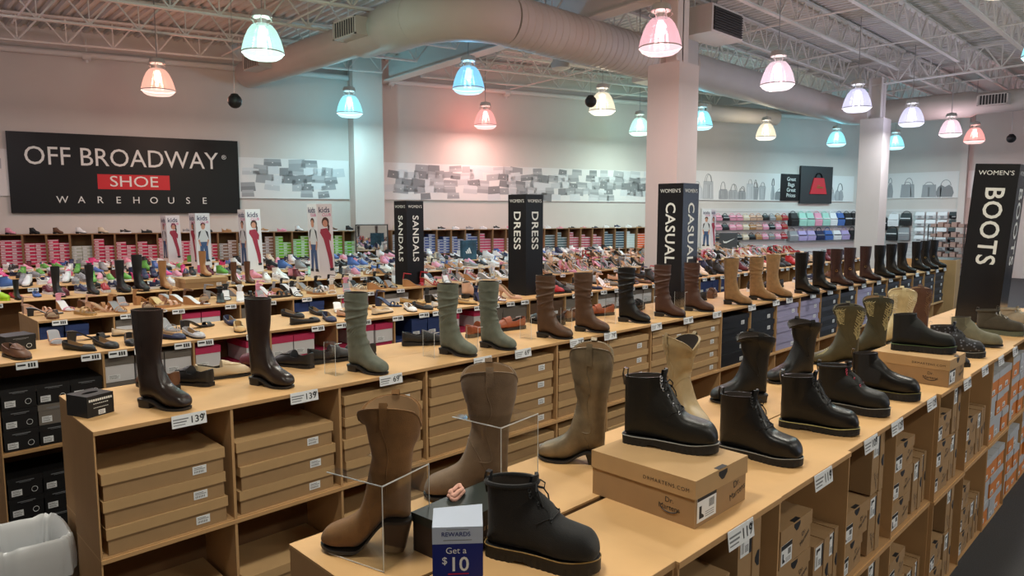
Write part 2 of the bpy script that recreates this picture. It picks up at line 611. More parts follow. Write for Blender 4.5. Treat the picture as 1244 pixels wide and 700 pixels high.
def make_combat(H=.185, plat=.030, eyelets=7, toe='bulb', stitch=True, tab=True, cuff=0., bow=True):
    s = boot_secs(H, plat, plat, toe, .041, n=4, front=.026, eadd=.7)
    zs = sole_z(plat, plat)
    zt = lambda x: plat + .007 * sstep(.2, .275, x) + .003
    P = [('upper', boot_upper(s, 28, 0, 0, 0, .07), ['upper', 'lining'], 60),
         ('outsole', slab(zt, lambda x: .008 * sstep(.215, .285, x) + .007 * sstep(.072, .080, x) * (1 - sstep(.105, .125, x)), 1.0, -.006, .280, groove=.0016, n=76), ['sole'], 35)]
    if stitch:
        w = MB()
        w.tube(outline_path(lambda x: zt(x) + .0008, 1.0, x0=-.006, x1=.280), .0015, 5, closed=True)
        P.append(('welt_stitch', w, ['stitch'], 60))
    N = len(s) - 1
    i0 = next(i for i, q in enumerate(s) if q[2] < .172)
    rows = [i0 + (N - .6 - i0) * k / (eyelets - 1) for k in range(eyelets)]
    vent = lambda k: .38 - .02 * k
    lc = MB()
    L, Rr = [], []
    for k, i in enumerate(rows):
        th = .60
        a = surf(s, [(i, PI / 2 - th)], .0015)[0]
        b = surf(s, [(i, PI / 2 + th)], .0015)[0]
        L.append(a)
        Rr.append(b)
        for p in (a, b):
            nrm = (p - Vector((.06, 0, p.z - .02))).normalized()
            u = nrm.cross(Vector((0, 1, 0))).normalized()
            v = nrm.cross(u)
            ey = MB()
            ey.tube([p + u * math.cos(t) * .0044 + v * math.sin(t) * .0044 for t in [2 * PI * q / 8 for q in range(8)]], .0017, 4, closed=True)
            P.append(('eyelet', ey, ['eyelet'], 60))
    top = max(3, eyelets - (3 if eyelets > 5 else 1))
    def lace(a, b, bulge=.006):
        m = (a + b) / 2 + Vector((.7, 0, .7)) * bulge
        lc.tube([a, (a + m) / 2 + Vector((.001, 0, .002)), m, (b + m) / 2 + Vector((.001, 0, .002)), b], .0021, 5)
    for k in range(top - 1):
        lace(L[k], Rr[k + 1])
        lace(Rr[k], L[k + 1])
    lace(L[0], Rr[0])
    if bow:
        m = (L[top - 1] + Rr[top - 1]) / 2 + Vector((.008, 0, .006))
        for sg in (-1, 1):
            lc.tube([m, m + Vector((.006, sg * .014, .010)), m + Vector((.012, sg * .030, -.002)), m + Vector((.012, sg * .024, -.014)), m + Vector((.006, sg * .008, -.006)), m], .002, 5)
            lc.tube([m, m + Vector((.012, sg * .016, -.008)), m + Vector((.022, sg * .024, -.026)), m + Vector((.026, sg * .022, -.040))], .002, 5)
    P.append(('laces', lc, ['lace'], 60))
    t = MB()
    rows_t = [surf(s, [(i, PI / 2 + (.52 * (2 * a / 8 - 1))) for a in range(9)], .0004 + .001 * (i > i0)) for i in [i0 + (N - i0) * q / 8 for q in range(9)]]
    lastr = rows_t[-1]
    rows_t.append([p + Vector((.003, 0, .012)) for p in lastr])
    rows_t.append([p + Vector((.003, -p.y * .25, .020)) for p in lastr])
    rows_t.append([p + Vector((-.004, -p.y * .25, .019)) for p in lastr])
    rows_t.append([p + Vector((-.006, 0, .000)) for p in lastr])
    t.grid(rows_t)
    P.append(('tongue', t, ['tongue'], 60))
    q = MB()          # seam where the vamp meets the quarters
    path = [(i0 - 1 + 9 * abs(2 * a / 24 - 1) ** 1.5 * .6, PI / 2 + (2 * a / 24 - 1) * 1.35) for a in range(25)]
    q.tube(surf(s, path, .0005), .0012, 5)
    P.append(('vamp_seam', q, ['upper'], 60))
    if tab:
        h = MB()
        z = H
        h.grid([[(-.004, -.009, z - .03), (-.010, -.009, z + .004), (-.006, -.009, z + .022), (.006, -.009, z + .020), (.004, -.009, z - .004)],
                [(-.004, .009, z - .03), (-.010, .009, z + .004), (-.006, .009, z + .022), (.006, .009, z + .020), (.004, .009, z - .004)]])
        P.append(('heel_tab', h, ['tab'], 60))
    if cuff:
        c = MB()
        c.tube([secpt(s[-1], 2 * PI * a / 24, .002) for a in range(24)], cuff, 6, closed=True)
        P.append(('padded_cuff', c, ['upper'], 60))
    return P

def make_chelsea(H=.165, plat=.028, groove=.0018, toe='bulb', hh=None, gore=True):
    hh = hh or plat
    s = boot_secs(H, hh, plat, toe, .04, n=4, eadd=.7)
    zt = (lambda x: plat + .007 * sstep(.2, .275, x) + .003) if hh == plat else (lambda x: sole_z(hh, plat)(x) + .002)
    P = [('upper', boot_upper(s, 28, 0, 0, 0, .06), ['upper', 'lining'], 60)]
    if hh == plat:
        P.append(('outsole', slab(zt, lambda x: .008 * sstep(.215, .285, x) + .007 * sstep(.072, .080, x) * (1 - sstep(.105, .125, x)), 1.0, -.006, .280, groove=groove, n=76), ['sole'], 35))
        w = MB()
        w.tube(outline_path(lambda x: zt(x) + .0005, 1.0, x0=-.006, x1=.280), .0015, 5, closed=True)
        P.append(('welt_stitch', w, ['stitch'], 60))
    else:
        P.append(('outsole', slab(zt, lambda x: zt(x) - .010, 1.03), ['sole'], 40))
        P.append(('heel', heel_block(hh - .006, .07, .92), ['sole'], 40))
    if gore:
        N = len(s) - 1
        i0 = next(i for i, q in enumerate(s) if q[3] > .128 + hh * .6 and q[2] < .13)
        for th in (0., PI):
            P.append(('elastic_gore', patch(s, i0, N - .3, th - .42, th + .42, .0012, 8, 14), ['gore'], 60))
    b = MB()
    b.grid([[(-.003, -.008, H - .025), (-.009, -.008, H + .004), (-.005, -.008, H + .018), (.005, -.008, H + .016), (.004, -.008, H - .004)],
            [(-.003, .008, H - .025), (-.009, .008, H + .004), (-.005, .008, H + .018), (.005, .008, H + .016), (.004, .008, H - .004)]])
    P.append(('heel_tab', b, ['tab'], 60))
    return P

# ---- low shoes: stations (x, z bottom, rim, half width, open, z top)
def low_upper(st, zin=.010):
    mb = MB()
    rows = []
    for x, zb, r, w, op, zt in st:
        h = r - zb
        half = [(0, zb), (.75 * w, zb), (w, zb + .28 * h), (.985 * w, zb + .65 * h), (.90 * w, r)]
        if op:
            half += [(.90 * w - .005, r), (.74 * w, zb + zin), (0, zb + zin)]
        else:
            half += [(.64 * w, r + (zt - r) * .62), (.33 * w, r + (zt - r) * .92), (0, zt)]
        rows.append([(x, y, z) for y, z in half] + [(x, -y, z) for y, z in half[-2:0:-1]])
    n = len(rows[0])
    for i in range(len(rows) - 1):
        for j in range(n):
            k = (j + 1) % n
            opn = st[i][4] and st[i + 1][4]
            mi = 1 if (opn and j in (5, 6, 7, 8)) else 0
            mb.add([rows[i][j], rows[i][k], rows[i + 1][k], rows[i + 1][j]], [(0, 1, 2, 3)], mi)
    mb.add(rows[0], [tuple(range(n))])
    mb.add(rows[-1], [tuple(range(n))])
    # weld
    seen, remap, vv = {}, [], []
    for p in mb.v:
        k = tuple(round(c, 6) for c in p)
        if k not in seen:
            seen[k] = len(vv)
            vv.append(p)
        remap.append(seen[k])
    fs, ms = [], []
    for f, m in zip(mb.f, mb.m):
        g = []
        for i in f:
            if remap[i] not in g:
                g.append(remap[i])
        if len(g) > 2:
            fs.append(g)
            ms.append(m)
    mb.v, mb.f, mb.m = vv, fs, ms
    return mb

LW = [(0.0, .014), (.006, .024), (.02, .031), (.05, .034), (.09, .033), (.13, .036), (.18, .043), (.21, .042), (.232, .036), (.248, .026), (.256, .014), (.259, .006)]
def stations(zs, rim, top, a, b, xs=None, kw=1., point=False):
    """open from x=a to x=b; rim(x), top(x) heights above the sole zs(x)."""
    out = []
    xs = xs or [.0, .006, .02, .05, .09, .13, .15, .17, .19, .21, .232, .248, .256, .259]
    xs = sorted(set(xs + [a, a + .0015, b, b + .0015]))
    for x in xs:
        w = interp(LW, x) * kw
        if point:
            w *= interp([(.15, 1), (.21, .84), (.24, .62), (.26, .5)], x)
        op = a + .001 < x <= b + .0001
        z = zs(x)
        t = max(top(x), rim(x))
        out.append((x, z, z + rim(x), w, op, z + t))
    return out

def low_sole(zs, th, k=1.06, hh=0, n=18, flat=False):
    zb = (lambda x: 0.) if flat else (lambda x: max(zs(x) - th, 0))
    wt = [(x - .006 if i == 0 else x, w) for i, (x, w) in enumerate(LW)]
    mb = MB()
    rows = []
    for i in range(n + 1):
        x = -.003 + .266 * (.5 - .5 * math.cos(PI * i / n))
        w = interp(LW, min(max(x, .002), .257)) * k
        rows.append([(x, -w, zs(x)), (x, w, zs(x)), (x, w * .98, zb(x)), (x, -w * .98, zb(x))])
    mb.grid(rows, 0, True, True, True)
    return mb

def band(x, w, h, z, width, tilt=0., th=.003, n=9, y0=0.):
    mb = MB()
    rows = []
    for i in range(n + 1):
        a = PI * i / n
        y, q = w * math.cos(a), h * math.sin(a) ** .8
        yo, qo = (w + th) * math.cos(a), (h + th) * max(math.sin(a), 0) ** .8
        dx = tilt * q
        rows.append([(x - width / 2 + dx, y, z + q), (x + width / 2 + dx, y, z + q), (x + width / 2 + dx, yo, z + qo), (x - width / 2 + dx, yo, z + qo)])
    mb.grid(rows, 0, True, True, True)
    return mb

def make_flat(bow=False, point=False):
    zs = lambda x: .008 + .004 * (1 - sstep(.05, .12, x))
    rim = lambda x: interp([(0, .046), (.02, .042), (.08, .030), (.16, .026), (.22, .020), (.26, .008)], x)
    top = lambda x: interp([(0, .048), (.18, .034), (.21, .036), (.235, .030), (.25, .022), (.26, .010)], x)
    P = [('upper', low_upper(stations(zs, rim, top, .006, .185, point=point), .006), ['upper', 'lining'], 50),
         ('outsole', low_sole(zs, .008, 1.0 if not point else .8), ['sole'], 40)]
    if bow:
        b = MB()
        for sg in (-1, 1):
            b.add([(.196, 0, .046), (.206, sg * .018, .054), (.192, sg * .020, .050), (.186, sg * .018, .042)], [(0, 1, 2, 3)])
        b.box(.191, .201, -.004, .004, .041, .050)
        P.append(('bow', b, ['accent'], 40))
    return P

def make_loafer(strap=True, thick=.018):
    zs = lambda x: thick + .006 * (1 - sstep(.06, .08, x))
    rim = lambda x: interp([(0, .060), (.02, .056), (.08, .042), (.13, .046), (.16, .034), (.22, .026), (.26, .008)], x)
    top = lambda x: interp([(0, .062), (.115, .078), (.14, .074), (.17, .058), (.21, .046), (.24, .034), (.26, .012)], x)
    P = [('upper', low_upper(stations(zs, rim, top, .006, .118, kw=1.04), .012), ['upper', 'lining'], 50),
         ('outsole', low_sole(zs, thick, 1.08, flat=True), ['sole'], 40)]
    if strap:
        P.append(('saddle_strap', band(.150, .040, .056, zs(.15) + .010, .016, .25), ['accent'], 50))
    return P

def make_moccasin():
    P = make_loafer(False, .012)
    m = MB()
    m.tube([(.125 + .085 * math.sin(PI * a / 16) ** .7, .028 * math.cos(PI * a / 16), .070 - .012 * math.sin(PI * a / 16)) for a in range(17)], .0028, 5)
    return P + [('apron_seam', m, ['accent'], 50)]

def make_sneaker(chunky=0.):
    t = .026 + chunky
    zs = lambda x: t + .004 * (1 - sstep(.05, .15, x)) + .008 * sstep(.2, .26, x)
    rim = lambda x: interp([(0, .066), (.02, .064), (.08, .052), (.12, .060), (.15, .044), (.2, .030), (.26, .008)], x)
    top = lambda x: interp([(0, .07), (.095, .094), (.12, .082), (.16, .060), (.2, .044), (.24, .032), (.26, .012)], x)
    P = [('upper', low_upper(stations(zs, rim, top, .006, .095, kw=1.04), .02), ['upper', 'lining'], 50),
         ('outsole', low_sole(zs, t, 1.12, flat=True), ['sole'], 40)]
    l = MB()
    for k in range(5):
        x = .108 + .016 * k
        z = zs(x) + top(x) - .004
        l.tube([(x, -.021, z - .010), (x + .003, 0, z + .004), (x, .021, z - .010)], .0028, 5)
    P.append(('laces', l, ['lace'], 60))
    s = MB()
    for sg in (-1, 1):
        w = lambda x: interp(LW, x) * 1.04 * .99 + .0012
        s.add([(.03, sg * w(.03), .055 + chunky), (.07, sg * w(.07), .040 + chunky), (.150, sg * w(.15), .062 + chunky), (.08, sg * w(.08), .050 + chunky)], [(0, 1, 2, 3)])
    P.append(('side_stripe', s, ['accent'], 40))
    return P

def make_clog():
    zs = lambda x: .022 + .010 * (1 - sstep(.03, .14, x)) + .006 * sstep(.2, .26, x)
    rim = lambda x: interp([(0, .036), (.03, .032), (.1, .028), (.13, .040), (.18, .036), (.24, .028), (.26, .012)], x)
    top = lambda x: interp([(0, .04), (.12, .074), (.15, .070), (.2, .056), (.24, .042), (.26, .018)], x)
    return [('upper', low_upper(stations(zs, rim, top, .006, .122, kw=1.1), .008), ['upper', 'lining'], 50),
            ('outsole', low_sole(zs, .03, 1.14, flat=True), ['sole'], 40),
            ('heel_strap', band(.035, .037, .05, zs(.05) + .02, .014, -.9), ['upper'], 50)]

def make_slide(nb=2):
    zs = lambda x: .020 + .008 * (1 - sstep(.03, .15, x))
    P = [('footbed', low_sole(zs, .03, 1.1, flat=True), ['sole'], 40),
         ('insole', MB().ext(low_sole(lambda x: zs(x) + .003, .003, 1.0)), ['lining'], 40)]
    for i in range(nb):
        P.append(('strap', band(.185 - .055 * i, .043 - .005 * i, .036 + .014 * i, zs(.17) - .002, .030), ['upper'], 50))
    return P

def make_heel(h=.075, style='block', ankle=True, closed=False, nb=2):
    zs = lambda x: .010 + h * (1 - sstep(.03, .165, x))
    wedge = style == 'wedge'
    P = []
    if wedge:
        P.append(('wedge_sole', low_sole(zs, .01, 1.02, flat=True), ['sole'], 40))
    else:
        P.append(('outsole', low_sole(zs, .008, 1.0), ['sole'], 40))
        hm = MB()
        if style == 'block':
            hm.grid([[(.004, -.028, h + .003), (.05, -.03, h + .001), (.05, .03, h + .001), (.004, .028, h + .003)],
                     [(.004, -.025, 0), (.044, -.027, 0), (.044, .027, 0), (.004, .025, 0)]], 0, True, True, True)
        else:
            hm.grid([[(.004, -.022, h + .003), (.05, -.024, h), (.05, .024, h), (.004, .022, h + .003)],
                     [(.008, -.008, h * .55), (.026, -.008, h * .55), (.026, .008, h * .55), (.008, .008, h * .55)],
                     [(.010, -.006, 0), (.020, -.006, 0), (.020, .006, 0), (.010, .006, 0)]], 0, True, True, True)
        P.append(('heel', hm, ['heel'], 30))
    if closed:
        rim = lambda x: interp([(0, .052), (.02, .048), (.08, .026), (.17, .022), (.22, .016), (.26, .006)], x)
        top = lambda x: interp([(0, .05), (.19, .030), (.215, .032), (.24, .024), (.26, .008)], x)
        P.append(('upper', low_upper(stations(zs, rim, top, .006, .195, point=style != 'block'), .004), ['upper', 'lining'], 50))
    else:
        P.append(('insole', low_sole(lambda x: zs(x) + .003, .003, .95), ['lining'], 40))
        for i in range(nb):
            x = .205 - .036 * i
            P.append(('strap', band(x, interp(LW, x), .026 + .012 * i, zs(x), .014 if nb > 1 else .034), ['upper'], 50))
        if ankle:
            z0 = zs(.02)
            a = MB()
            a.tube([(.05 + .042 * math.cos(t), .034 * math.sin(t), z0 + .062 - .006 * math.cos(t)) for t in [2 * PI * q / 16 for q in range(16)]], .0045, 5, closed=True)
            a.grid([[(.0, -.02, z0), (-.002, 0, z0), (.0, .02, z0)], [(.012, -.026, z0 + .066), (.006, 0, z0 + .072), (.012, .026, z0 + .066)]])
            P.append(('ankle_strap', a, ['upper'], 50))
    return P

DEF = {'upper': KRAFT, 'lining': LINING, 'sole': BLACK_RUB, 'heel': BLACK_RUB, 'accent': INK, 'stitch': mat('welt_thread', rgb(190, 180, 120), .6), 'eyelet': STEEL,
       'lace': mat('black_lace', rgb(26, 26, 28), .8), 'tongue': BLACK_RUB, 'tab': BLACK_RUB, 'gore': mat('black_elastic', rgb(28, 28, 30), .9, bump=.4, bscale=500), 'buckle': BRASS}

def build_shoe(name, parts, cols, label, cat, merged=False, group=None):
    mats = dict(DEF)
    mats.update(cols)
    for k in ('heel', 'accent', 'tongue', 'tab'):
        if k not in cols:
            mats[k] = mats['sole'] if k == 'heel' else mats['upper']
    if not merged:
        r = thing(name, label, cat, group=group)
        for pn, mb, keys, sm in parts:
            part(pn, mb, [mats[k] for k in keys], r, sm)
        r['_'] = 0
        del r['_']
        return r
    keys_all = []
    out = MB()
    for pn, mb, keys, sm in parts:
        idx = []
        for k in keys:
            if k not in keys_all:
                keys_all.append(k)
            idx.append(keys_all.index(k))
        off = len(out.v)
        out.v += mb.v
        out.f += [[i + off for i in f] for f in mb.f]
        out.m += [idx[m] for m in mb.m]
    o = out.obj(name, [mats[k] for k in keys_all], None, 50)
    tag(o, label, cat, group)
    MERGED[o.data.name] = keys_all
    return o
MERGED = {}
PARTKEYS = {}

def far_copy(proto, loc, rz, cols, label, scale=1.):
    o = proto.copy()
    COL.objects.link(o)
    o.location = loc
    o.rotation_euler = (0, 0, rz)
    o.scale = (scale,) * 3
    o['label'] = label
    keys = MERGED[proto.data.name]
    mats = dict(cols)
    for k in ('heel', 'accent', 'tab', 'tongue'):
        if k in keys and k not in mats:
            if k == 'heel' and 'sole' in mats:
                mats[k] = mats['sole']
            elif k != 'heel' and 'upper' in mats:
                mats[k] = mats['upper']
    recolour(o, {keys.index(k): m for k, m in mats.items() if k in keys})
    return o

def at_heel_toe(h, t, L=.27):
    """origin and turn of a shoe of length L whose heel and toe straddle the two floor points evenly."""
    d = Vector((t[0] - h[0], t[1] - h[1]))
    yaw = math.atan2(d.y, d.x)
    c = Vector(((h[0] + t[0]) / 2, (h[1] + t[1]) / 2))
    o = c - d.normalized() * L / 2
    return (o.x, o.y), yaw
# ------------------------------------------------------------------ the shell
WA, WB = Vector((2.197, 14.427)), Vector((23.9, 7.79))      # foot of the long back wall
WD = (WB - WA).normalized()
WN = Vector((WD.y, -WD.x))                                   # into the room (towards the lens)
WANG = math.atan2(WD.y, WD.x)
def wallp(s, off=0., z=0.):
    p = WA + WD * s + WN * off
    return Vector((p.x, p.y, z))
def wall_y(x):
    return WA.y + (x - WA.x) * WD.y / WD.x

PAINT = mat('wall_paint', rgb(206, 198, 192), .85, noise=.02, nscale=2)
GREYPAINT = mat('steel_paint', rgb(212, 208, 204), .6)
DECK = mat('deck_paint', rgb(206, 203, 200), .75)
CARPET = mat('carpet', rgb(62, 62, 64), .95, noise=.25, nscale=180, bump=.6, bscale=500)

f = MB().box(-4, 26, -5, 17, -.1, 0).obj('floor', CARPET)
struct(f, 'dark grey commercial carpet floor')
w = MB()
a, b = wallp(-7), wallp((WB - WA).length + .1)
n3 = -WN * .2
w.add([(a.x, a.y, 0), (b.x, b.y, 0), (b.x + n3.x, b.y + n3.y, 0), (a.x + n3.x, a.y + n3.y, 0), (a.x, a.y, 5.35), (b.x, b.y, 5.35), (b.x + n3.x, b.y + n3.y, 5.35), (a.x + n3.x, a.y + n3.y, 5.35)],
      [(0, 3, 2, 1), (4, 5, 6, 7), (0, 1, 5, 4), (1, 2, 6, 5), (2, 3, 7, 6), (3, 0, 4, 7)])
struct(w.obj('wall_back', PAINT), 'long pale painted back wall')
struct(MB().box(23.9, 24.1, -5, 7.9, 0, 5.35).obj('wall_right', PAINT), 'pale painted end wall')
struct(MB().box(23.72, 23.9, 5.30, 5.48, 0, 5.35).obj('trim_1', PAINT), 'narrow painted post against the end wall')

# the shell behind the lens: side wall, and the shop front with its daylight windows
struct(MB().box(-4.2, -4, -5, 17, 0, 5.35).obj('wall_left', PAINT), 'pale painted side wall')
wf = MB()
xs_ = [(-4, 9.0), (11.6, 12.0), (14.6, 15.0), (17.6, 18.0), (20.6, 23.9)]
for x0, x1 in xs_:
    wf.box(x0, x1, -5.2, -5, 0, 5.35)
for (q, x0), (x1, q2) in zip(xs_, xs_[1:]):
    wf.box(x0, x1, -5.2, -5, 3.3, 5.35).box(x0, x1, -5.2, -5, 0, .25)
struct(wf.obj('wall_front', PAINT), 'shop front wall')
PANE = bpy.data.materials.new('window_glass')
PANE.use_nodes = True
_n = PANE.node_tree
_t, _g, _x = _n.nodes.new('ShaderNodeBsdfTransparent'), _n.nodes.new('ShaderNodeBsdfGlossy'), _n.nodes.new('ShaderNodeMixShader')
_g.inputs['Roughness'].default_value = .02
_x.inputs[0].default_value = .08
_n.links.new(_t.outputs[0], _x.inputs[1])
_n.links.new(_g.outputs[0], _x.inputs[2])
_n.links.new(_x.outputs[0], _n.nodes['Material Output'].inputs['Surface'])
for i, ((q, x0), (x1, q2)) in enumerate(zip(xs_, xs_[1:])):
    fr = MB()
    for a_, b_, c_, d_ in ((x0, x0 + .06, .25, 3.3), (x1 - .06, x1, .25, 3.3), (x0, x1, .25, .31), (x0, x1, 3.24, 3.3), ((x0 + x1) / 2 - .03, (x0 + x1) / 2 + .03, .25, 3.3)):
        fr.box(a_, b_, -5.14, -5.06, c_, d_)
    o = struct(fr.obj('window_%d' % (i + 1), mat('frame_metal', rgb(150, 150, 152), .4, metal=.6)), 'shop front window frame')
    g = MB().box(x0 + .06, x1 - .06, -5.105, -5.095, .31, 3.24).obj('window_pane', PANE, o)
    struct(g)

# corrugated roof deck
def deckz(y):
    return 5.28 - .042 * max(0., y - 5)
d = MB()
rows0, x = [], -4.
prof = []
while x < 26:
    prof += [(x, 5.28), (x + .05, 5.28), (x + .07, 5.33), (x + .13, 5.33)]
    x += .15
d.grid([[(px, yy, pz - 5.28 + deckz(yy)) for px, pz in prof] for yy in (-5, 5, 17)])
struct(d.obj('ceiling', DECK), 'corrugated metal roof deck')

# open web joists
def joist(p, q, ztop=5.26, depth=.44, name='ceiling_beam'):
    mb = MB()
    p, q = Vector((*p, 0)), Vector((*q, 0))
    L = (q - p).length
    u = (q - p).normalized()
    n = Vector((-u.y, u.x, 0))
    def bar(a, b, w, h):
        a, b = Vector(a), Vector(b)
        t = (b - a).normalized()
        s = n if abs(t.z) < .95 else u
        c = t.cross(n).normalized()
        vs = []
        for e in (a, b):
            vs += [e + n * w + c * h, e - n * w + c * h, e - n * w - c * h, e + n * w - c * h]
        mb.add(vs, [(0, 1, 2, 3), (7, 6, 5, 4), (0, 4, 5, 1), (1, 5, 6, 2), (2, 6, 7, 3), (3, 7, 4, 0)])
    p.z, q.z = deckz(p.y) - 5.28, deckz(q.y) - 5.28
    u = (q - p).normalized()
    zt, zb = ztop - .03, ztop - depth
    bar(p + Vector((0, 0, zt)), q + Vector((0, 0, zt)), .045, .018)
    bar(p + u * .3 + Vector((0, 0, zb)), q - u * .3 + Vector((0, 0, zb)), .034, .014)
    k = max(2, int(L / .62))
    st = L / k
    for i in range(k):
        a0 = p + u * (st * i)
        m = p + u * (st * (i + .5))
        b0 = p + u * (st * (i + 1))
        bar(a0 + Vector((0, 0, zt)), m + Vector((0, 0, zb)), .011, .011)
        bar(m + Vector((0, 0, zb)), b0 + Vector((0, 0, zt)), .011, .011)
        bar(m + Vector((0, 0, zb)), m + Vector((0, 0, zt)), .008, .008)
    struct(mb.obj(name, GREYPAINT))
def skew(y):
    t = max(0., min(1., (y - 4.5) / 7.7))
    return t * math.tan(WANG)
GX1, GX2 = 8.45, 16.8
y = .63
while y < 13.4:
    s_ = skew(y)
    x0, x1 = -3.5, GX1 - .12
    yl = y - s_ * (GX1 - x0)
    if y + .25 < wall_y(GX1) or s_ > .25:
        if y < wall_y(x1) - .2:
            joist((x0, yl), (x1, y))
        elif yl < wall_y(x0) - .2:
            joist((x0, yl), (x0 + 4.2, yl + s_ * 4.2))
    if y < wall_y(GX1) - .3:
        x1, k = GX2 - .12, s_
        while y + k * (x1 - GX1) > wall_y(x1) - .2 and x1 > 11:
            x1 -= .4
        yy = y + k * (x1 - GX1)
        if y < 8:
            yy = y
            while yy > wall_y(x1) - .2 and x1 > 11:
                x1 -= .4
        joist((GX1 + .12, y), (x1, yy))
    if y < 8.6:
        x1 = 23.8
        while y > wall_y(x1) - .2 and x1 > 17.5:
            x1 -= .4
        joist((GX2 + .12, y), (x1, y))
    y += 1.1
# bridging rods that tie the joists, two per bay
for xb in (2.2, 5.2, 11.2, 13.9, 19., 21.4):
    yb = min(wall_y(xb) - .3, 12.4)
    for z in (4.83, 5.22):
        struct(MB().tube([(xb, -2, z), (xb, 5, z), (xb, yb, z - 5.28 + deckz(yb))], .014, 6).obj('ceiling_beam', GREYPAINT))

# deep girders on the column lines
def girder(x, y0, y1, z0=4.76):
    mb = MB()
    k = deckz(y1) - 5.28
    for xa, xb, za, zb in ((-.13, .13, z0, z0 + .02), (-.13, .13, 5.24, 5.26), (-.012, .012, z0 + .02, 5.24)):
        mb.grid([[(x + xa, y, za + d), (x + xb, y, za + d), (x + xb, y, zb + d), (x + xa, y, zb + d)] for y, d in ((y0, 0), (5, 0), (y1, k))], 0, True, True, True)
    struct(mb.obj('ceiling_beam', GREYPAINT))
girder(GX1, -2, wall_y(GX1) - .45)
joist((GX2, -2), (GX2, wall_y(GX2) - .15), 5.25, .5)

def column(n, x, y, w, ztop, label):
    c = MB()
    c.box(x - w / 2, x + w / 2, y - w / 2, y + w / 2, 0, ztop)
    c.box(x - w / 2 + .012, x + w / 2 - .012, y - w / 2 + .012, y + w / 2 - .012, ztop, ztop + .012)
    k = .14
    c.box(x - k, x + k, y - k, y - k + .02, ztop, 4.76)
    c.box(x - k, x + k, y + k - .02, y + k, ztop, 4.76)
    c.box(x - .012, x + .012, y - k, y + k, ztop, 4.76)
    struct(c.obj('column_%d' % n, PAINT), label)
column(1, 8.62, 5.52, .50, 3.84, 'boxed white column behind the casual sign')
column(2, 16.8, 5.55, .48, 3.87, 'boxed white column by the handbag wall')
p = MB()
M = Matrix.Translation(wallp(6.22)) @ Matrix.Rotation(WANG, 4, 'Z')
p.box(-.30, .30, -.42, 0, 0, 5.28, M=M)
struct(p.obj('column_3', PAINT), 'white pier standing against the back wall')

# sprinkler main along the back wall
sp = thing('sprinkler_pipe', 'pale horizontal sprinkler pipe running along the top of the back wall', 'pipe', wallp(0, .12, 4.48), WANG)
m_ = MB().cyl((-6, 0, 0), (20.5, 0, .1), .055, 12)
part('pipe', m_, GREYPAINT, sp, 40)
for i in range(9):
    h = MB().cyl((-4 + 2.7 * i, 0, .0), (-4 + 2.7 * i, 0, .30), .012, 6).cyl((-4 + 2.7 * i, 0, -.10), (-4 + 2.7 * i, 0, 0), .02, 8)
    h.cyl((-4.06 + 2.7 * i, 0, .004 * i), (-3.94 + 2.7 * i, 0, .004 * i), .066, 12)
    part('hanger', h, GREYPAINT, sp, 40)

# ------------------------------------------------------------------ air ducts
DUCT = mat('duct_paint', rgb(192, 186, 181), .55, noise=.03, nscale=3)
GRILLE = mat('grille_dark', rgb(46, 44, 44), .6)
def ring(c, u, v, r, n=28):
    return [c + u * math.cos(2 * PI * k / n) * r + v * math.sin(2 * PI * k / n) * r for k in range(n)]
def round_duct(mb, pts, r, rib=0.):
    P = [Vector(p) for p in pts]
    rows = []
    for i, q in enumerate(P):
        t = (P[min(i + 1, len(P) - 1)] - P[max(i - 1, 0)]).normalized()
        u = t.cross(Vector((0, 0, 1))).normalized()
        rr = r[i] if isinstance(r, list) else r
        rows.append(ring(q, u, Vector((0, 0, 1)), rr))
    mb.grid(rows, 0, True, True, True)
    return mb
ZD = 4.40
du = thing('air_duct', 'large round spiral air duct bending across the ceiling above the shoe tables', 'air duct', (6, 7, ZD))
def D(p):
    return Vector(p) - Vector((6, 7, ZD))
yw = wall_y(5.95) - .25
part('branch', round_duct(MB(), [D((5.95, yw, ZD)), D((5.95, 9.2, ZD)), D((5.95, 9.15, ZD)), D((5.95, 8.5, ZD)), D((5.95, 8.45, ZD)), D((5.95, 7.8, ZD))], [.25, .25, .30, .30, .335, .335]), DUCT, du, 40)
el = [D((5.95 + .85 * (1 - math.cos(t)), 7.85 - .85 * math.sin(t), ZD)) for t in [PI / 2 * k / 8 for k in range(9)]]
part('elbow', round_duct(MB(), el, .335), DUCT, du, 40)
seg, rr_ = [], []
x = 6.8
while x < 11.2:
    seg += [D((x, 7.0, ZD)), D((x + .10, 7.0, ZD)), D((x + .11, 7.0, ZD)), D((x + .13, 7.0, ZD))]
    rr_ += [.335, .335, .345, .345]
    x += .14
part('spiral_run', round_duct(MB(), seg, rr_), DUCT, du, 40)
part('plain_run', round_duct(MB(), [D((11.2, 7, ZD)), D((11.25, 7, ZD)), D((15, 7, ZD)), D((18.9, 7, ZD))], [.345, .31, .31, .30]), DUCT, du, 40)
el = [D((18.9 + .85 * math.sin(t), 7.0 - .85 * (1 - math.cos(t)), ZD)) for t in [PI / 2 * k / 8 for k in range(9)]]
part('elbow', round_duct(MB(), el, .30), DUCT, du, 40)
part('branch', round_duct(MB(), [D((19.75, 6.15, ZD)), D((19.75, 4.4, ZD)), D((19.75, 4.3, ZD)), D((19.75, 1.2, ZD))], [.30, .30, .25, .25]), DUCT, du, 40)
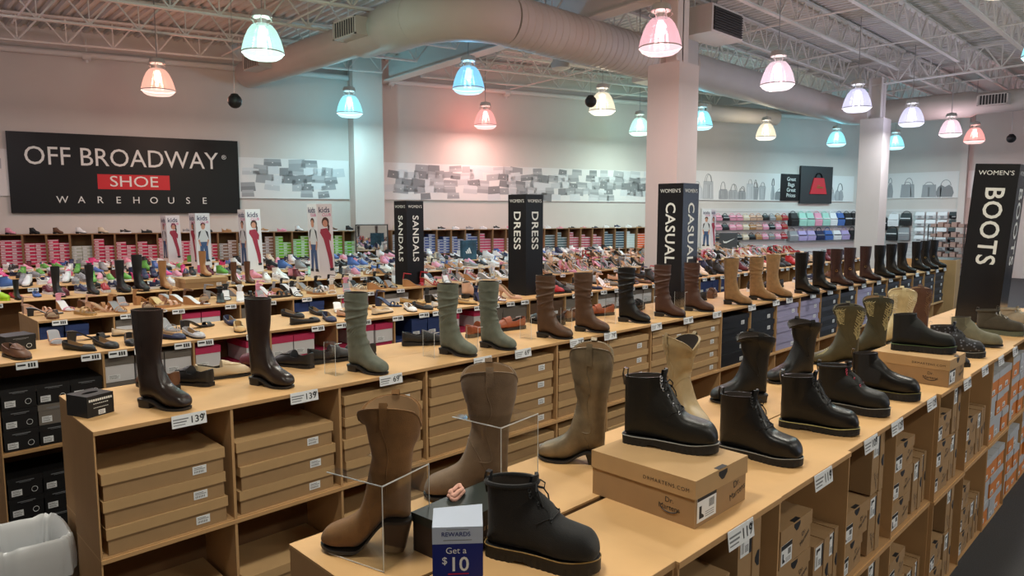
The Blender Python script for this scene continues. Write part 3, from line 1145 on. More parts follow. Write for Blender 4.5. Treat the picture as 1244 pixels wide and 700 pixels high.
def register(c, side, parent):
    """supply register: a shallow box standing off the duct with angled louvres."""
    b = MB()
    x0 = .20
    b.box(x0, .46, -.30, .30, -.12, .13)
    M = Matrix.Translation(D(c)) @ Matrix.Rotation(side, 4, 'Z')
    b.v = [tuple(M @ Vector(v)) for v in b.v]
    o = part('register', b, DUCT, parent)
    g = MB()
    g.box(.462, .466, -.27, .27, -.10, .11, 0)
    fr = MB()
    for i in range(9):
        y0 = -.26 + .06 * i
        fr.box(.462, .474, y0, y0 + .012, -.10, .11)
    for q in (-.12, .11):
        fr.box(.46, .476, -.30, .30, q, q + .02)
    for q in (-.30, .27):
        fr.box(.46, .476, q, q + .03, -.12, .13)
    for mm, nm, mt in ((g, 'grille_opening', GRILLE), (fr, 'louvre', DUCT)):
        mm.v = [tuple(M @ Vector(v)) for v in mm.v]
        part(nm, mm, mt, o)
register((5.95, 8.9, ZD), PI, du)
register((5.95, 11.9, ZD), PI, du)
register((19.75, 3.9, ZD), PI, du)
tr = MB()
tr.box(10.2 - 6, 11.1 - 6, -.02 - .36, .36, -.34, .36)
part('mixing_box', tr, DUCT, du)
tw = MB()
for x in (7.6, 9.9, 12.5, 16):
    tw.cyl((x - 6, 0, .33), (x - 6, 0, .86), .008, 6)
part('hanger_rods', tw, STEEL, du)

br = thing('branch_duct', 'short grey round duct with a grille beyond the main duct', 'air duct', (15.8, 9.2, 4.3))
part('pipe', round_duct(MB(), [(0, .0, 0), (1.0, -.35, 0), (2.2, -.8, 0)], .2), DUCT, br, 40)
g = MB().box(-.22, -.02, -.2, .2, -.16, .16)
part('register', g, DUCT, br)
part('grille', MB().box(-.226, -.222, -.16, .16, -.12, .12), GRILLE, br)

hv = thing('heating_unit', 'boxed ceiling heater with black louvred face hung beside the white column', 'heater', (9.96, 5.87, 4.46))
part('casing', MB().box(-.47, .47, -.42, .06, 0, .40), DUCT, hv)
lv = MB()
lv.box(-.42, .42, -.425, -.42, .03, .37)
for i in range(9):
    lv.box(-.42, .42, -.445, -.425, .035 + .036 * i, .055 + .036 * i)
part('louvre_face', lv, GRILLE, hv)
part('hanger_rods', MB().cyl((-.4, -.35, .40), (-.4, -.35, .86), .01, 6).cyl((.4, .0, .40), (.4, .0, .86), .01, 6), STEEL, hv)

fan = thing('junction_box', 'small round grey junction box fixed high under the joists', 'junction box', (9.4, 8.3, 4.30))
part('body', MB().lathe([(.10, 0), (.16, .02), (.17, .1), (.12, .18)], 16, 0, cap0=True, cap1=True), DUCT, fan, 40)
part('stem', MB().cyl((0, 0, .18), (0, 0, .96), .02, 8), DUCT, fan)

# ------------------------------------------------------------------ pendant lamps
def shade_mat(name, col, e, clear=.45):
    m = bpy.data.materials.new('shade_' + name)
    m.use_nodes = True
    nt = m.node_tree
    b = nt.nodes['Principled BSDF']
    b.inputs['Base Color'].default_value = (*[.04 * c for c in col], 1)
    b.inputs['Roughness'].default_value = .2
    b.inputs['Emission Color'].default_value = (*col, 1)
    b.inputs['Emission Strength'].default_value = e
    t = nt.nodes.new('ShaderNodeBsdfTransparent')      # prismatic acrylic lets part of the lamp's light straight through
    t.inputs['Color'].default_value = (*col, 1)
    x = nt.nodes.new('ShaderNodeMixShader')
    x.inputs[0].default_value = 1 - clear
    nt.links.new(t.outputs[0], x.inputs[1])
    nt.links.new(b.outputs[0], x.inputs[2])
    nt.links.new(x.outputs[0], nt.nodes['Material Output'].inputs['Surface'])
    return m
HUES0 = {'peach': ((1., .47, .32), (1., .62, .50), 'peach'), 'mint': ((.62, 1., .90), (.74, 1., .88), 'mint white'), 'blue': ((.18, .66, 1.), (.45, .82, 1.), 'sky blue'), 'cyan': ((.28, .86, 1.), (.50, .92, 1.), 'cyan'),
        'salmon': ((1., .36, .32), (1., .56, .50), 'salmon pink'), 'pink': ((1., .55, .62), (1., .62, .62), 'rose pink'), 'blush': ((1., .74, .84), (1., .90, .92), 'blush white'), 'lilac': ((.76, .74, 1.), (.90, .92, 1.), 'lilac'),
        'cream': ((1., .88, .66), (1., .97, .86), 'cream')}
HUES = {k: (tuple(.78 * c + .22 for c in v[0]), v[1], v[2]) for k, v in HUES0.items()}
SHADES = {k: shade_mat(k, v[0], 1.0 if min(v[0]) < .5 else .88, .35) for k, v in HUES.items()}
LENSES = {k: shade_mat('lens_' + k, tuple(.35 + .65 * c for c in v[0]), 1.15, .3) for k, v in HUES.items()}
GLOW = shade_mat('bulb', (1, 1, 1), 6.)
SHELL = mat('ballast_casting', rgb(190, 186, 182), .4, metal=.4)
def make_lamp():
    r = thing('pendant_lamp', 'x', 'lamp', group=None)
    part('cord', MB().cyl((0, 0, .56), (0, 0, 1.64), .007, 6), STEEL, r)
    b = MB().lathe([(.03, .56), (.10, .54), (.115, .50), (.115, .47), (.04, .45)], 14, 0, cap0=True, cap1=True)
    part('ballast_housing', b, SHELL, r, 40)
    cg = MB()
    for k in range(6):
        a = 2 * PI * k / 6
        cg.tube([(.105 * math.cos(a), .105 * math.sin(a), .47), (.13 * math.cos(a), .13 * math.sin(a), .43), (.09 * math.cos(a), .09 * math.sin(a), .395)], .006, 5)
    cg.lathe([(.05, .45), (.05, .38)], 12)
    part('socket_cage', cg, SHELL, r, 40)
    s = MB()
    rows = []
    for rr, z in ((.075, .395), (.115, .375), (.158, .32), (.196, .235), (.222, .15), (.238, .075)):
        rows.append([((rr + (.0025 if k % 2 else 0)) * math.cos(2 * PI * k / 48), (rr + (.0025 if k % 2 else 0)) * math.sin(2 * PI * k / 48), z) for k in range(48)])
    s.grid(rows, 0, True)
    part('shade', s, SHADES['mint'], r)
    rim = MB().lathe([(.238, .078), (.243, .074), (.243, .068), (.238, .064)], 40, 0)
    part('rim_band', rim, SHELL, r, 40)
    l = MB().lathe([(.238, .066), (.205, .024), (.165, .0), (.0, -.008)], 40, 0)
    part('lens', l, LENSES['mint'], r, 40)
    bl = MB().lathe([(.03, .37), (.05, .30), (.055, .24), (.03, .19), (0, .18)], 14)
    part('bulb', bl, GLOW, r, 40)
    return r
PROTO_LAMP = make_lamp()
LAMPS = [  # x, y, hue, label detail, power factor
    (3.85, 8.02, 'mint', 'mint white pendant lamp over the shoe tables, beside the long branch duct', 1.2),
    (3.85, 11.55, 'peach', 'peach glowing pendant lamp above the shop name board', 1),
    (7.10, 8.10, 'blue', 'sky blue glowing pendant lamp under the big duct elbow', 1),
    (7.22, 11.6, 'cyan', 'cyan pendant lamp hanging in front of the white wall pier', 1),
    (10.24, 11.15, 'salmon', 'salmon pink pendant lamp close to the back wall above the dress sign', 1),
    (6.93, 4.62, 'pink', 'rose pink pendant lamp touching the boxed white column by the casual sign', 1),
    (10.08, 4.70, 'blush', 'blush white pendant lamp below the black louvred heater', 1),
    (13.24, 4.70, 'lilac', 'lilac pendant lamp just in front of the second white column', 1),
    (16.26, 4.68, 'lilac', 'lilac pendant lamp right beyond the second white column', 1),
    (19.1, 4.65, 'blush', 'blush white pendant lamp below the duct register at the end wall', 1),
    (21.3, 4.64, 'salmon', 'salmon pink pendant lamp by the end wall post', 1),
    (10.33, 8.1, 'cream', 'cream pendant lamp beside the black hanging ball at the back', 1),
    (13.63, 9.6, 'mint', 'small mint pendant lamp close to the edge of the white column at the back wall', 1),
    (13.65, 8.02, 'cyan', 'pale cyan pendant lamp half hidden behind the boxed white column', 1),
    (16.64, 8.0, 'cream', 'cream pendant lamp above the bag mural', .9),
    (19.6, 7.44, 'cyan', 'cyan pendant lamp above the red bag sign', 1),
    (21.7, 6.63, 'cyan', 'pale cyan pendant lamp half hidden by the second white column', 1),
    (10.5, 1.62, 'cyan', 'cyan pendant lamp over the boots gondola at the frame edge', 1),
    (.7, 8.0, 'blush', 'x', 1), (.7, 4.7, 'cream', 'x', 1), (3.75, 4.3, 'cream', 'x', 1), (3.85, 1.4, 'cream', 'x', 1), (7.1, 1.4, 'cream', 'x', 1), (.7, 1.4, 'cream', 'x', 1), (13.5, 1.4, 'cream', 'x', 1),
    (.7, 11.5, 'blush', 'x', 1), (3.85, -1.9, 'cream', 'x', 1), (.7, -1.9, 'cream', 'x', 1), (7.1, -1.9, 'cream', 'x', 1), (16.5, 1.4, 'cream', 'x', 1)]
LAMP_W = 38.
BULB_W = 64.
for i, (x, y, hue, lab, k) in enumerate(LAMPS):
    o = PROTO_LAMP if i == 0 else dup(PROTO_LAMP)
    o.location = (x, y, 3.60)
    if lab == 'x':
        lab = 'pendant lamp out of the picture over the aisle %s' % nth(i)
    o['label'] = lab
    for c in KIDS[o.name]:
        s = c.name.split('.')[0]
        if s == 'shade':
            recolour(c, {0: SHADES[hue]})
        if s == 'lens':
            recolour(c, {0: LENSES[hue]})
        if s == 'cord':
            pass
    L = bpy.data.lights.new('lamp_light', 'AREA')
    L.shape = 'DISK'
    L.size = .42
    L.energy = LAMP_W * k
    L.color = HUES[hue][1]
    lo = bpy.data.objects.new('lamp_light', L)
    COL.objects.link(lo)
    lo.location = (x, y, 3.585)
    L = bpy.data.lights.new('bulb_light', 'POINT')
    L.energy = BULB_W * k
    L.color = HUES[hue][1]
    L.shadow_soft_size = .06
    lo = bpy.data.objects.new('bulb_light', L)
    COL.objects.link(lo)
    lo.location = (x, y, 3.72)
W = bpy.data.worlds.new('world')
SC.world = W
W.use_nodes = True
W.node_tree.nodes['Background'].inputs[0].default_value = (.66, .78, 1., 1)
W.node_tree.nodes['Background'].inputs[1].default_value = 2.6

# ------------------------------------------------------------------ black ball speakers
def ball(loc, ztop, label):
    r = thing('hanging_speaker', label, 'speaker', loc)
    s = MB().lathe([(.0, -.1)] + [(.1 * math.cos(t), .1 * math.sin(t)) for t in [-PI / 2 + PI * k / 12 for k in range(1, 12)]] + [(0, .1)], 20)
    part('ball', s, mat('speaker_black', rgb(22, 22, 24), .5), r, 40)
    part('collar', MB().lathe([(.06, .078), (.05, .10), (.02, .11)], 14), mat('speaker_black', rgb(22, 22, 24), .5), r, 40)
    part('cable', MB().cyl((0, 0, .1), (0, 0, ztop - loc[2]), .004, 6), STEEL, r)
ball((4.37, 10.04, 3.4), 4.85, 'black ball speaker hanging on a cable near the mint white lamp')
ball((9.6, 7.78, 3.72), 4.85, 'black ball speaker hanging beside the cream lamp at the back')
ball((20.3, 3.67, 3.58), 4.85, 'black ball speaker hanging near the end wall above the boots sign')

# ------------------------------------------------------------------ wall graphics
def on_wall(name, mb, mats, s, z, off, label, cat, parts=False):
    o = mb.obj(name, mats)
    o.location = wallp(s, off, z)
    o.rotation_euler = (0, 0, WANG)
    tag(o, label, cat)
    return o
PRINT = mat('mural_print', rgb(222, 218, 216), .7)
TONES = [mat('mural_tone_%d' % i, rgb(t, t, t + 2), .7) for i, t in enumerate((134, 158, 176, 196, 210))]
def mural_boxes(s0, s1, label):
    L = s1 - s0
    mb = MB()
    mb.box(0, L, -.012, 0, -.39, .39, 0)
    rr = random.Random(int(s0 * 10) + 3)
    for row in range(5):
        x = rr.uniform(0, .1)
        while x < L - .36:
            w, h = rr.uniform(.22, .35), rr.uniform(.13, .19)
            z = .30 - .152 * row + rr.uniform(-.02, .02)
            if rr.random() < .9 and abs(z) < .385 - h / 2:
                t = rr.uniform(-.12, .12)
                M = Matrix.Translation((x + w / 2, -.013, z)) @ Matrix.Rotation(t, 4, 'Y')
                k = rr.randint(1, 5)
                mb.add([(-w / 2, 0, -h / 2), (w / 2, 0, -h / 2), (w / 2 * .92, 0, h / 2), (-w / 2 * .92, 0, h / 2)], [(0, 1, 2, 3)], k, M)
                if rr.random() < .6:
                    mb.add([(-w / 2 * .95, -.001, h * .05), (w / 2 * .95, -.001, h * .05), (w / 2 * .92, -.001, h / 2), (-w / 2 * .92, -.001, h / 2)], [(0, 1, 2, 3)], max(1, min(5, k + rr.choice((-1, 1)))), M)
                if rr.random() < .4:
                    mb.add([(-.012, -.002, -.01), (.012, -.002, -.01), (.012, -.002, .01), (-.012, -.002, .01)], [(0, 1, 2, 3)], 0, M)
            x += w + rr.uniform(-.12, .0)
    return on_wall('wall_mural', mb, [PRINT] + TONES, s0, 2.49, .02, label, 'mural')
mural_boxes(-6.5, .16, 'grey printed mural of clutch purses continuing past the shop name board')
mural_boxes(3.78, 5.90, 'grey printed mural of clutch purses between the shop name board and the white pier')
mural_boxes(6.54, 14.2, 'long grey printed mural of clutch purses above the dress and sandals signs')
def bag_shapes(mb, x, rr, h0):
    kind = rr.choice(('tote', 'hobo', 'bucket', 'tall', 'satchel'))
    w, h = {'tote': (.34, .44), 'hobo': (.40, .34), 'bucket': (.26, .36), 'tall': (.17, .50), 'satchel': (.36, .28)}[kind]
    w, h = w * rr.uniform(.85, 1.2), h * rr.uniform(.85, 1.15)
    k, z0 = rr.randint(1, 4), -.36
    y = -.0126 - .0004 * rr.random()
    out = {'tote': [(0, 0), (1, 0), (.94, 1), (.06, 1)], 'hobo': [(.08, 0), (.92, 0), (1, .35), (.9, .8), (.72, 1), (.5, .82), (.28, 1), (.1, .8), (0, .35)], 'bucket': [(.12, 0), (.88, 0), (1, .9), (.85, 1), (.15, 1), (0, .9)],
           'tall': [(.05, 0), (.95, 0), (1, .4), (.8, .85), (.6, 1), (.4, 1), (.2, .85), (0, .4)], 'satchel': [(0, .06), (.06, 0), (.94, 0), (1, .06), (.97, .8), (.85, 1), (.15, 1), (.03, .8)]}[kind]
    mb.add([(x + u * w, y, z0 + v * h) for u, v in out], [tuple(range(len(out)))], k)
    for e in range(rr.randint(1, 2)):
        c, rw_, rh = x + w * rr.uniform(.42, .58), w * rr.uniform(.2, .3), rr.uniform(.08, .22)
        mb.tube([(c + rw_ * math.cos(t), y - .003, z0 + h - .02 + rh * math.sin(t)) for t in [PI * i / 10 for i in range(11)]], .008, 4, max(1, k - 1))
    for q in range(rr.randint(2, 5)):
        u = rr.uniform(.15, .8)
        mb.add([(x + w * u, y - .0006, z0 + h * .06), (x + w * (u + .07), y - .0006, z0 + h * .06), (x + w * (u + rr.uniform(.02, .12)), y - .0006, z0 + h * .8), (x + w * (u - .02), y - .0006, z0 + h * .8)], [(0, 1, 2, 3)], max(1, min(5, k + rr.choice((-1, 1)))))
    return w * .92

def mural_bags(name, L, seed):
    mb = MB()
    mb.box(0, L, -.012, 0, -.39, .39, 0)
    rr = random.Random(seed)
    x = .1
    while x < L - .5:
        x += bag_shapes(mb, x, rr, .5) + rr.choice((-.03, .01, .02, .22))
    return mb
on_wall('wall_mural', mural_bags('', 6.6, 4), [PRINT] + TONES, 15.0, 2.56, .02, 'grey printed mural of handbags behind the great bags sign', 'mural')
o = mural_bags('', 2.1, 9).obj('wall_mural', [PRINT] + TONES)
o.location = (23.88, 7.55, 2.66)
o.rotation_euler = (0, 0, -PI / 2)
tag(o, 'grey printed mural of handbags on the end wall beside the second column', 'mural')
o = mural_bags('', 2.6, 12).obj('wall_mural', [PRINT] + TONES)
o.location = (23.88, 5.28, 2.66)
o.rotation_euler = (0, 0, -PI / 2)
tag(o, 'grey printed mural of handbags on the end wall beyond the narrow post', 'mural')

# shop name board
sb = thing('shop_sign', 'wide black shop name board with large white letters on the back wall', 'sign', wallp(.165, .02, 1.815), WANG)
part('board', MB().box(0, 3.614, -.045, 0, 0, 1.36), SIGN_BLACK, sb)
FR = (PI / 2, 0, 0)
text('OFF BROADWAY', sb, (1.74, -.048, .955), FR, .44, SIGN_WHITE, width=3.02)
text('\u00ae', sb, (3.36, -.048, 1.04), FR, .11, SIGN_WHITE)
part('red_plate', MB().box(1.28, 2.42, -.05, -.045, .42, .68), mat('sign_red', rgb(196, 22, 34), .5), sb, label='red plate carrying the word shoe')
text('SHOE', sb, (1.85, -.052, .55), FR, .27, SIGN_WHITE, width=.76)
for i, ch in enumerate('WAREHOUSE'):
    text(ch, sb, (.74 + .2815 * i, -.048, .225), FR, .17, SIGN_WHITE)

gb = thing('bag_sign', 'pair of black boards advertising bags with a red handbag on the back wall', 'sign', wallp(18.4, .02, 2.12), WANG)
part('slogan_board', MB().box(0, .86, -.03, 0, .06, .83), SIGN_BLACK, gb)
part('bag_board', MB().box(.78, 2.15, -.06, -.0, -.01, 1.08), mat('sign_charcoal', rgb(44, 45, 48), .5), gb)
for i, t in enumerate(('Great', 'Bags', 'Great', 'Prices')):
    text(t, gb, (.42, -.033, .68 - .155 * i), FR, .155, SIGN_WHITE, bold=.006)
bag = part('red_handbag', MB().prism([(1.16, .27), (1.88, .27), (1.74, .74), (1.32, .74)], -.09, -.06), mat('bag_red', rgb(200, 40, 52), .5), gb, label='red handbag emblem')
part('handle', MB().tube([(1.53 + .14 * math.cos(t), -.075, .74 + .14 * math.sin(t)) for t in [PI * k / 10 for k in range(11)]], .022, 6), SIGN_BLACK, bag)
part('clasp', MB().box(1.43, 1.70, -.096, -.09, .44, .475).box(1.45, 1.57, -.096, -.09, .50, .525), BRASS, bag)

mi = thing('wall_mirror', 'framed mirror on the front of the white pier', 'mirror', wallp(5.93, .46, .95), WANG)
part('glass', MB().box(-.02, .62, -.006, 0, 0, .62), mat('mirror_silver', (.8, .82, .82), .03, metal=1.), mi)
fr = MB()
fr.box(-.04, .64, -.02, 0, -.02, 0).box(-.04, .64, -.02, 0, .62, .64).box(-.04, -.02, -.02, 0, 0, .62).box(.62, .64, -.02, 0, 0, .62)
part('frame', fr, mat('dark_frame', rgb(50, 46, 44), .5), mi)
# ------------------------------------------------------------------ cardboard display bins
BW, BD, BH, TH = .528, .345, .5, .006
def make_bin(name='display_bin', w=BW, d=BD, h=BH):
    """open at y = 0 (its front), back at y = d, standing on z = 0."""
    r = thing(name, 'x', 'display bin')
    part('top_panel', MB().box(0, w, -.002, d, h - TH, h), KRAFT_LIT, r)
    part('bottom_panel', MB().box(TH, w - TH, .002, d, 0, TH), KRAFT, r)
    for x in (0, w - TH):
        part('side_panel', MB().box(x, x + TH, 0, d, 0, h - TH), KRAFT, r)
    part('back_panel', MB().box(TH, w - TH, d - TH, d, TH, h - TH), KRAFT_SHADED, r)
    lip = MB().box(0, w, -.004, -.002, h - .016, h)
    part('front_lip', lip, KRAFT, r)
    return r
PB = make_bin()
_first = [True]
def place_bin(x, y, z, rz, label, group=None):
    if _first[0]:
        _first[0] = False
        o = PB
        o.location = (x, y, z)
        o.rotation_euler = (0, 0, rz)
        o['label'] = label
        return o
    return dup(PB, (x, y, z), rz, label)
def make_rack(w, d):
    """one free standing two level unit, shelved from both sides; a single board piece at this distance."""
    mb = MB()
    mb.box(0, w, -.002, d + .002, .994, 1.0, 1)
    for z in (0., .5):
        mb.box(.006, w - .006, 0, d, z, z + .006)
    mb.box(0, .006, 0, d, 0, .994)
    mb.box(w - .006, w, 0, d, 0, .994)
    mb.box(.006, w - .006, d / 2 - .003, d / 2 + .003, .006, .994, 2)
    return mb

# ------------------------------------------------------------------ boxes
def sticker(w, h, kind=0):
    """white size label: slots paper, ink, grey."""
    mb = MB()
    mb.box(0, w, -.0012, 0, 0, h, 0)
    if kind == 0:      # boot box end label: dark heading, little boot, bar code
        mb.box(.0, w, -.0016, -.0012, h * .78, h, 1)
        mb.prism([(w * .10, h * .12), (w * .34, h * .12), (w * .34, h * .2), (w * .22, h * .3), (w * .22, h * .58), (w * .10, h * .58)], -.0016, -.0012, 1)
        for i in range(7):
            mb.box(w * (.62 + .04 * i), w * (.635 + .04 * i), -.0016, -.0012, h * .4, h * .70, 1)
        for i in range(3):
            mb.box(w * .42, w * .88, -.0016, -.0012, h * (.1 + .08 * i), h * (.125 + .08 * i), 2)
    else:
        for i in range(8):
            mb.box(w * (.12 + .09 * i), w * (.155 + .09 * i), -.0016, -.0012, h * .15, h * .42, 1)
        mb.box(w * .1, w * .9, -.0016, -.0012, h * .56, h * .64, 2)
        mb.box(w * .1, w * .7, -.0016, -.0012, h * .74, h * .82, 2)
    return mb
def make_box(name, w, d, h, cb, cl, lip=.04, label_at=None, lk=0, notch=False, logo=None, extra=None, over=.003):
    """shoe box with a telescoping lid; its end faces -y, its long side runs along y."""
    r = thing(name, 'x', 'shoe box')
    part('tray', MB().box(-w / 2, w / 2, 0, d, 0, h - .004), cb, r)
    lid = MB()
    lid.box(-w / 2 - over, w / 2 + over, -over, d + over, h - lip, h)
    lo = part('lid', lid, cl, r)
    if notch:
        n = MB()
        n.prism([(-.022, h - .006), (.022, h - .006), (.022, h - .016), (.006, h - .03), (-.006, h - .03), (-.022, h - .016)], -over - .0008, -over)
        part('thumb_notch', n, INK, lo)
        n.v = n.v
        n2 = MB().box(-.022, .022, -over, .012, h, h + .0008)
        part('thumb_notch', n2, INK, lo)
    if label_at:
        x, z, sw, sh = label_at
        s = sticker(sw, sh, lk)
        part('size_label', s, [WHITE, INK, MIDINK], r, loc=(x, -.0005, z))
    if logo:
        body, x, z, size = logo
        text(body, r, (x, -.0008, z), FR, size, INK, name='print')
    return r
KB = make_box('boot_box', .45, .31, .105, KRAFT_BOX, KRAFT_LID, .042, (.10, .016, .055, .034), 1, over=.006)
DB = make_box('combat_boot_box', .225, .308, .122, KRAFT_BOX, KRAFT_BOX, .045, (-.105, .010, .075, .062), 0, True, None)
t_ = text('Dr.\nMartens', DB, (.062, -.0008, .055), (PI / 2, math.radians(-25), 0), .022, INK, name='print')
BLK = mat('black_carton', rgb(18, 18, 20), .5)
LAV = mat('lavender_carton', rgb(150, 144, 172), .7)
GREYC = mat('grey_carton', rgb(112, 104, 96), .7)
PINKC = mat('crimson_carton', rgb(190, 44, 88), .6)
REDC = mat('raspberry_carton', rgb(202, 52, 84), .6)
WHC = mat('white_carton', rgb(214, 212, 214), .6)
ORC = mat('orange_carton', rgb(206, 122, 48), .65)
NAVYC = mat('navy_carton', rgb(34, 54, 104), .6)
DKBR = mat('brown_carton', rgb(92, 66, 46), .7)
# end-on box used on the tables: slots base / lid
SB = make_box('shoe_box', .165, .30, .11, WHC, PINKC, .034, (-.07, .012, .07, .022), 1)
BB = make_box('black_shoe_box', .17, .32, .115, BLK, BLK, .034, (-.07, .014, .052, .034), 1)
rg = MB().tube([(.045 + .015 * math.cos(t), -.0012, .034 + .015 * math.sin(t)) for t in [2 * PI * k / 14 for k in range(14)]], .0012, 4, closed=True)
part('ring_mark', rg, WHITE, BB)
part('maker_print', MB().box(-.045, .045, -.0040, -.0032, .092, .096).box(-.03, .03, -.0040, -.0032, .086, .088), MIDINK, BB)
_used = set()
def put_box(P, loc, rz, label, cols=None, scale=None, rot=None):
    if P.name not in _used:
        _used.add(P.name)
        o = P
        o.location = loc
        o.rotation_euler = rot or (0, 0, rz)
        o['label'] = label
        if scale:
            o.scale = scale
        if cols:
            for c in KIDS[o.name]:
                k = c.name.split('.')[0]
                if k in cols:
                    recolour(c, cols[k])
        return o
    return dup(P, loc, rot or rz, label, cols=cols, scale=scale)

# ------------------------------------------------------------------ price tags
def make_tag(price, w=.135, h=.050, near=True):
    mb = MB()
    mb.box(-w / 2, w / 2, -.0015, 0, -h / 2, h / 2, 0)
    if near:
        mb.box(-w * .46, -w * .02, -.0019, -.0015, h * .10, h * .2, 2)
        mb.box(-w * .46, -w * .08, -.0019, -.0015, -h * .12, -h * .02, 2)
        mb.box(-w * .46, -w * .12, -.0019, -.0015, -h * .32, -h * .25, 2)
    r = thing('hanging_price_tag', 'x', 'price tag')
    part('card', mb, [WHITE, INK, MIDINK], r)
    a, b = price.split('.')
    text(a, r, (w * .22, -.0022, -.002), FR, h * .78, INK, bold=.012, align='CENTER', name='price')
    text(b, r, (w * .40, -.0022, h * .18), FR, h * .36, INK, bold=.01, name='price')
    return r
TAGS = {}
def put_tag(x, y, z, rz, price, label, w=.135, tilt=.12):
    k = price
    rot = (-tilt, 0, rz)
    if k not in TAGS:
        TAGS[k] = make_tag(price, w)
        o = TAGS[k]
        o.location = (x, y, z)
        o.rotation_euler = rot
        o['label'] = label
        return o
    return dup(TAGS[k], (x, y, z), rot, label)
_far_tag = []
def far_tag(x, y, z, rz, label):
    if not _far_tag:
        mb = MB()
        mb.box(-.05, .05, -.002, 0, -.019, .019, 0)
        mb.box(-.044, -.006, -.003, -.002, -.002, .008, 1)
        for i in range(3):
            mb.box(.004 + .013 * i, .013 + .013 * i, -.003, -.002, -.011, .011, 1)
        o = mb.obj('hanging_price_tag', [WHITE, INK])
        _far_tag.append(o)
    else:
        o = _far_tag[0].copy()
        COL.objects.link(o)
    o.location = (x, y, z)
    o.rotation_euler = (-.15, 0, rz)
    tag(o, label, 'price tag')
    return o
# ------------------------------------------------------------------ gondola of tall boots (first shoe table) and the gondola nearest the lens
GX, GY = .666, 2.87
CW = .515
NC = 22
PB_SCALE = CW / BW
for i in range(NC):
    x = GX + CW * i
    for lv, z in (('upper', .5), ('lower', 0.)):
        if lv == 'lower' and i > 12:
            pass
        o = place_bin(x, GY, z, 0, 'cardboard display bin, %s bay of the %s tier under the tall boots' % (nth(i + 1), lv))
        o.scale = (PB_SCALE, 1, 1)
for i in range(NC):
    x = GX + .04 + CW * i
    o = place_bin(x + CW, GY + 2 * BD + .002, .5, PI, 'cardboard display bin, %s bay at the back of the tall boots table' % nth(i + 1))
    o.scale = (PB_SCALE, 1, 1)
    if True:
        o = place_bin(x + CW, GY + 2 * BD + .002, 0, PI, 'cardboard display bin, %s lower bay at the back of the tall boots table' % nth(i + 1))
        o.scale = (PB_SCALE, 1, 1)

# long boot boxes in the bays
for i in range(NC):
    x = GX + CW * (i + .5)
    if i < 9:
        cb, cl, cn = KRAFT_BOX, KRAFT_LID, 'kraft'
    elif i < 11:
        cb, cl, cn = BLK, BLK, 'black'
    elif i in (11, 12, 15):
        cb, cl, cn = LAV, LAV, 'lavender'
    else:
        cb, cl, cn = BLK, mat('slate_lid', rgb(46, 48, 56), .5), 'black'
    n = 3 if i < 2 else (4 if i < 13 else 4)
    for k in range(n):
        put_box(KB, (x + R.uniform(-.008, .008), GY + .008 + R.uniform(0, .012), .5075 + k * .1066), R.uniform(-.012, .012),
                '%s boot box, %s from the bottom in the %s upper bay under the tall boots' % (cn, nth(k + 1), nth(i + 1)), cols={'tray': {0: cb}, 'lid': {0: cl}})
    if i < 8:
        for k in range((2, 2, 3, 3, 4, 4, 4, 4)[i]):
            put_box(KB, (x + R.uniform(-.008, .008), GY + .008 + R.uniform(0, .012), .0075 + k * .1066), R.uniform(-.012, .012),
                    'kraft boot box, %s from the bottom in the %s lower bay under the tall boots' % (nth(k + 1), nth(i + 1)))

# the nearer gondola
OB = make_box('hiking_shoe_box', .165, .30, .11, ORC, WHC, .034, (-.07, .012, .07, .022), 1)
NX, NY0 = .819, .845
SX = .537
NR = 12
JY = [-.022 * R.random() for _ in range(NR)]
for i in range(NR):
    x = NX + SX * i
    for lv, z in (('upper', .5), ('lower', 0.)):
        o = place_bin(x, NY0 + JY[i], z, 0, 'cardboard display bin, %s bay of the %s tier under the lace-up boots' % (nth(i + 1), lv))
        o.scale = (SX / BW, 1, 1)
for i in range(NR):
    x = .76 + SX * i
    for lv, z in (('upper', .5), ('lower', 0.)):
        o = place_bin(x + SX, NY0 + 2 * BD + .002, z, PI, 'cardboard display bin, %s bay of the %s tier under the western boots' % (nth(i + 1), lv))
        o.scale = (SX / BW, 1, 1)
for i in range(NR):
    x = NX + SX * i
    for lv, z in (('upper', .5075), ('lower', .0075)):
        where = '%s %s bay under the lace-up boots' % (nth(i + 1), lv)
        if i < 7:
            n = 3 if (i + (lv == 'lower')) % 3 else 2
            zz = z
            for k in range(n):
                put_box(DB, (x + .145 + R.uniform(-.008, .012), NY0 + JY[i] + .005 + R.uniform(0, .012), zz), R.uniform(-.05, .05), 'kraft boot box, %s from bottom, %s' % (nth(k + 1), where))
                zz += .1235
            for k in range(2 if i % 2 else 1):
                put_box(DB, (x + .30 + .012 * k, NY0 + JY[i] + .010 + R.uniform(0, .01), z + .117 + .233 * k), 0, 'kraft boot box standing on its side, %s up, %s' % (nth(k + 1), where), rot=(0, PI / 2, 0))
            if i % 2 == 0:
                put_box(DB, (x + .425, NY0 + JY[i] + .02, z + .117), 0, 'kraft boot box on edge against the side, %s' % where, rot=(0, PI / 2, 0), scale=(1, .95, .72))
        else:
            gl = mat('pale_grey_carton', rgb(176, 180, 186), .6)
            for c in range(3):
                for k in range(3):
                    oc = ORC if (c + k + i) % 4 else gl
                    put_box(OB, (x + .095 + .172 * c, NY0 + JY[i] + .004 + R.uniform(0, .012), z + .132 * k), 0,
                            '%s shoe box, %s up, %s stack, %s' % ('orange' if oc is ORC else 'pale grey', nth(k + 1), nth(c + 1), where), cols={'tray': {0: oc}, 'lid': {0: gl}}, scale=(.97, 1.05, 1.18))

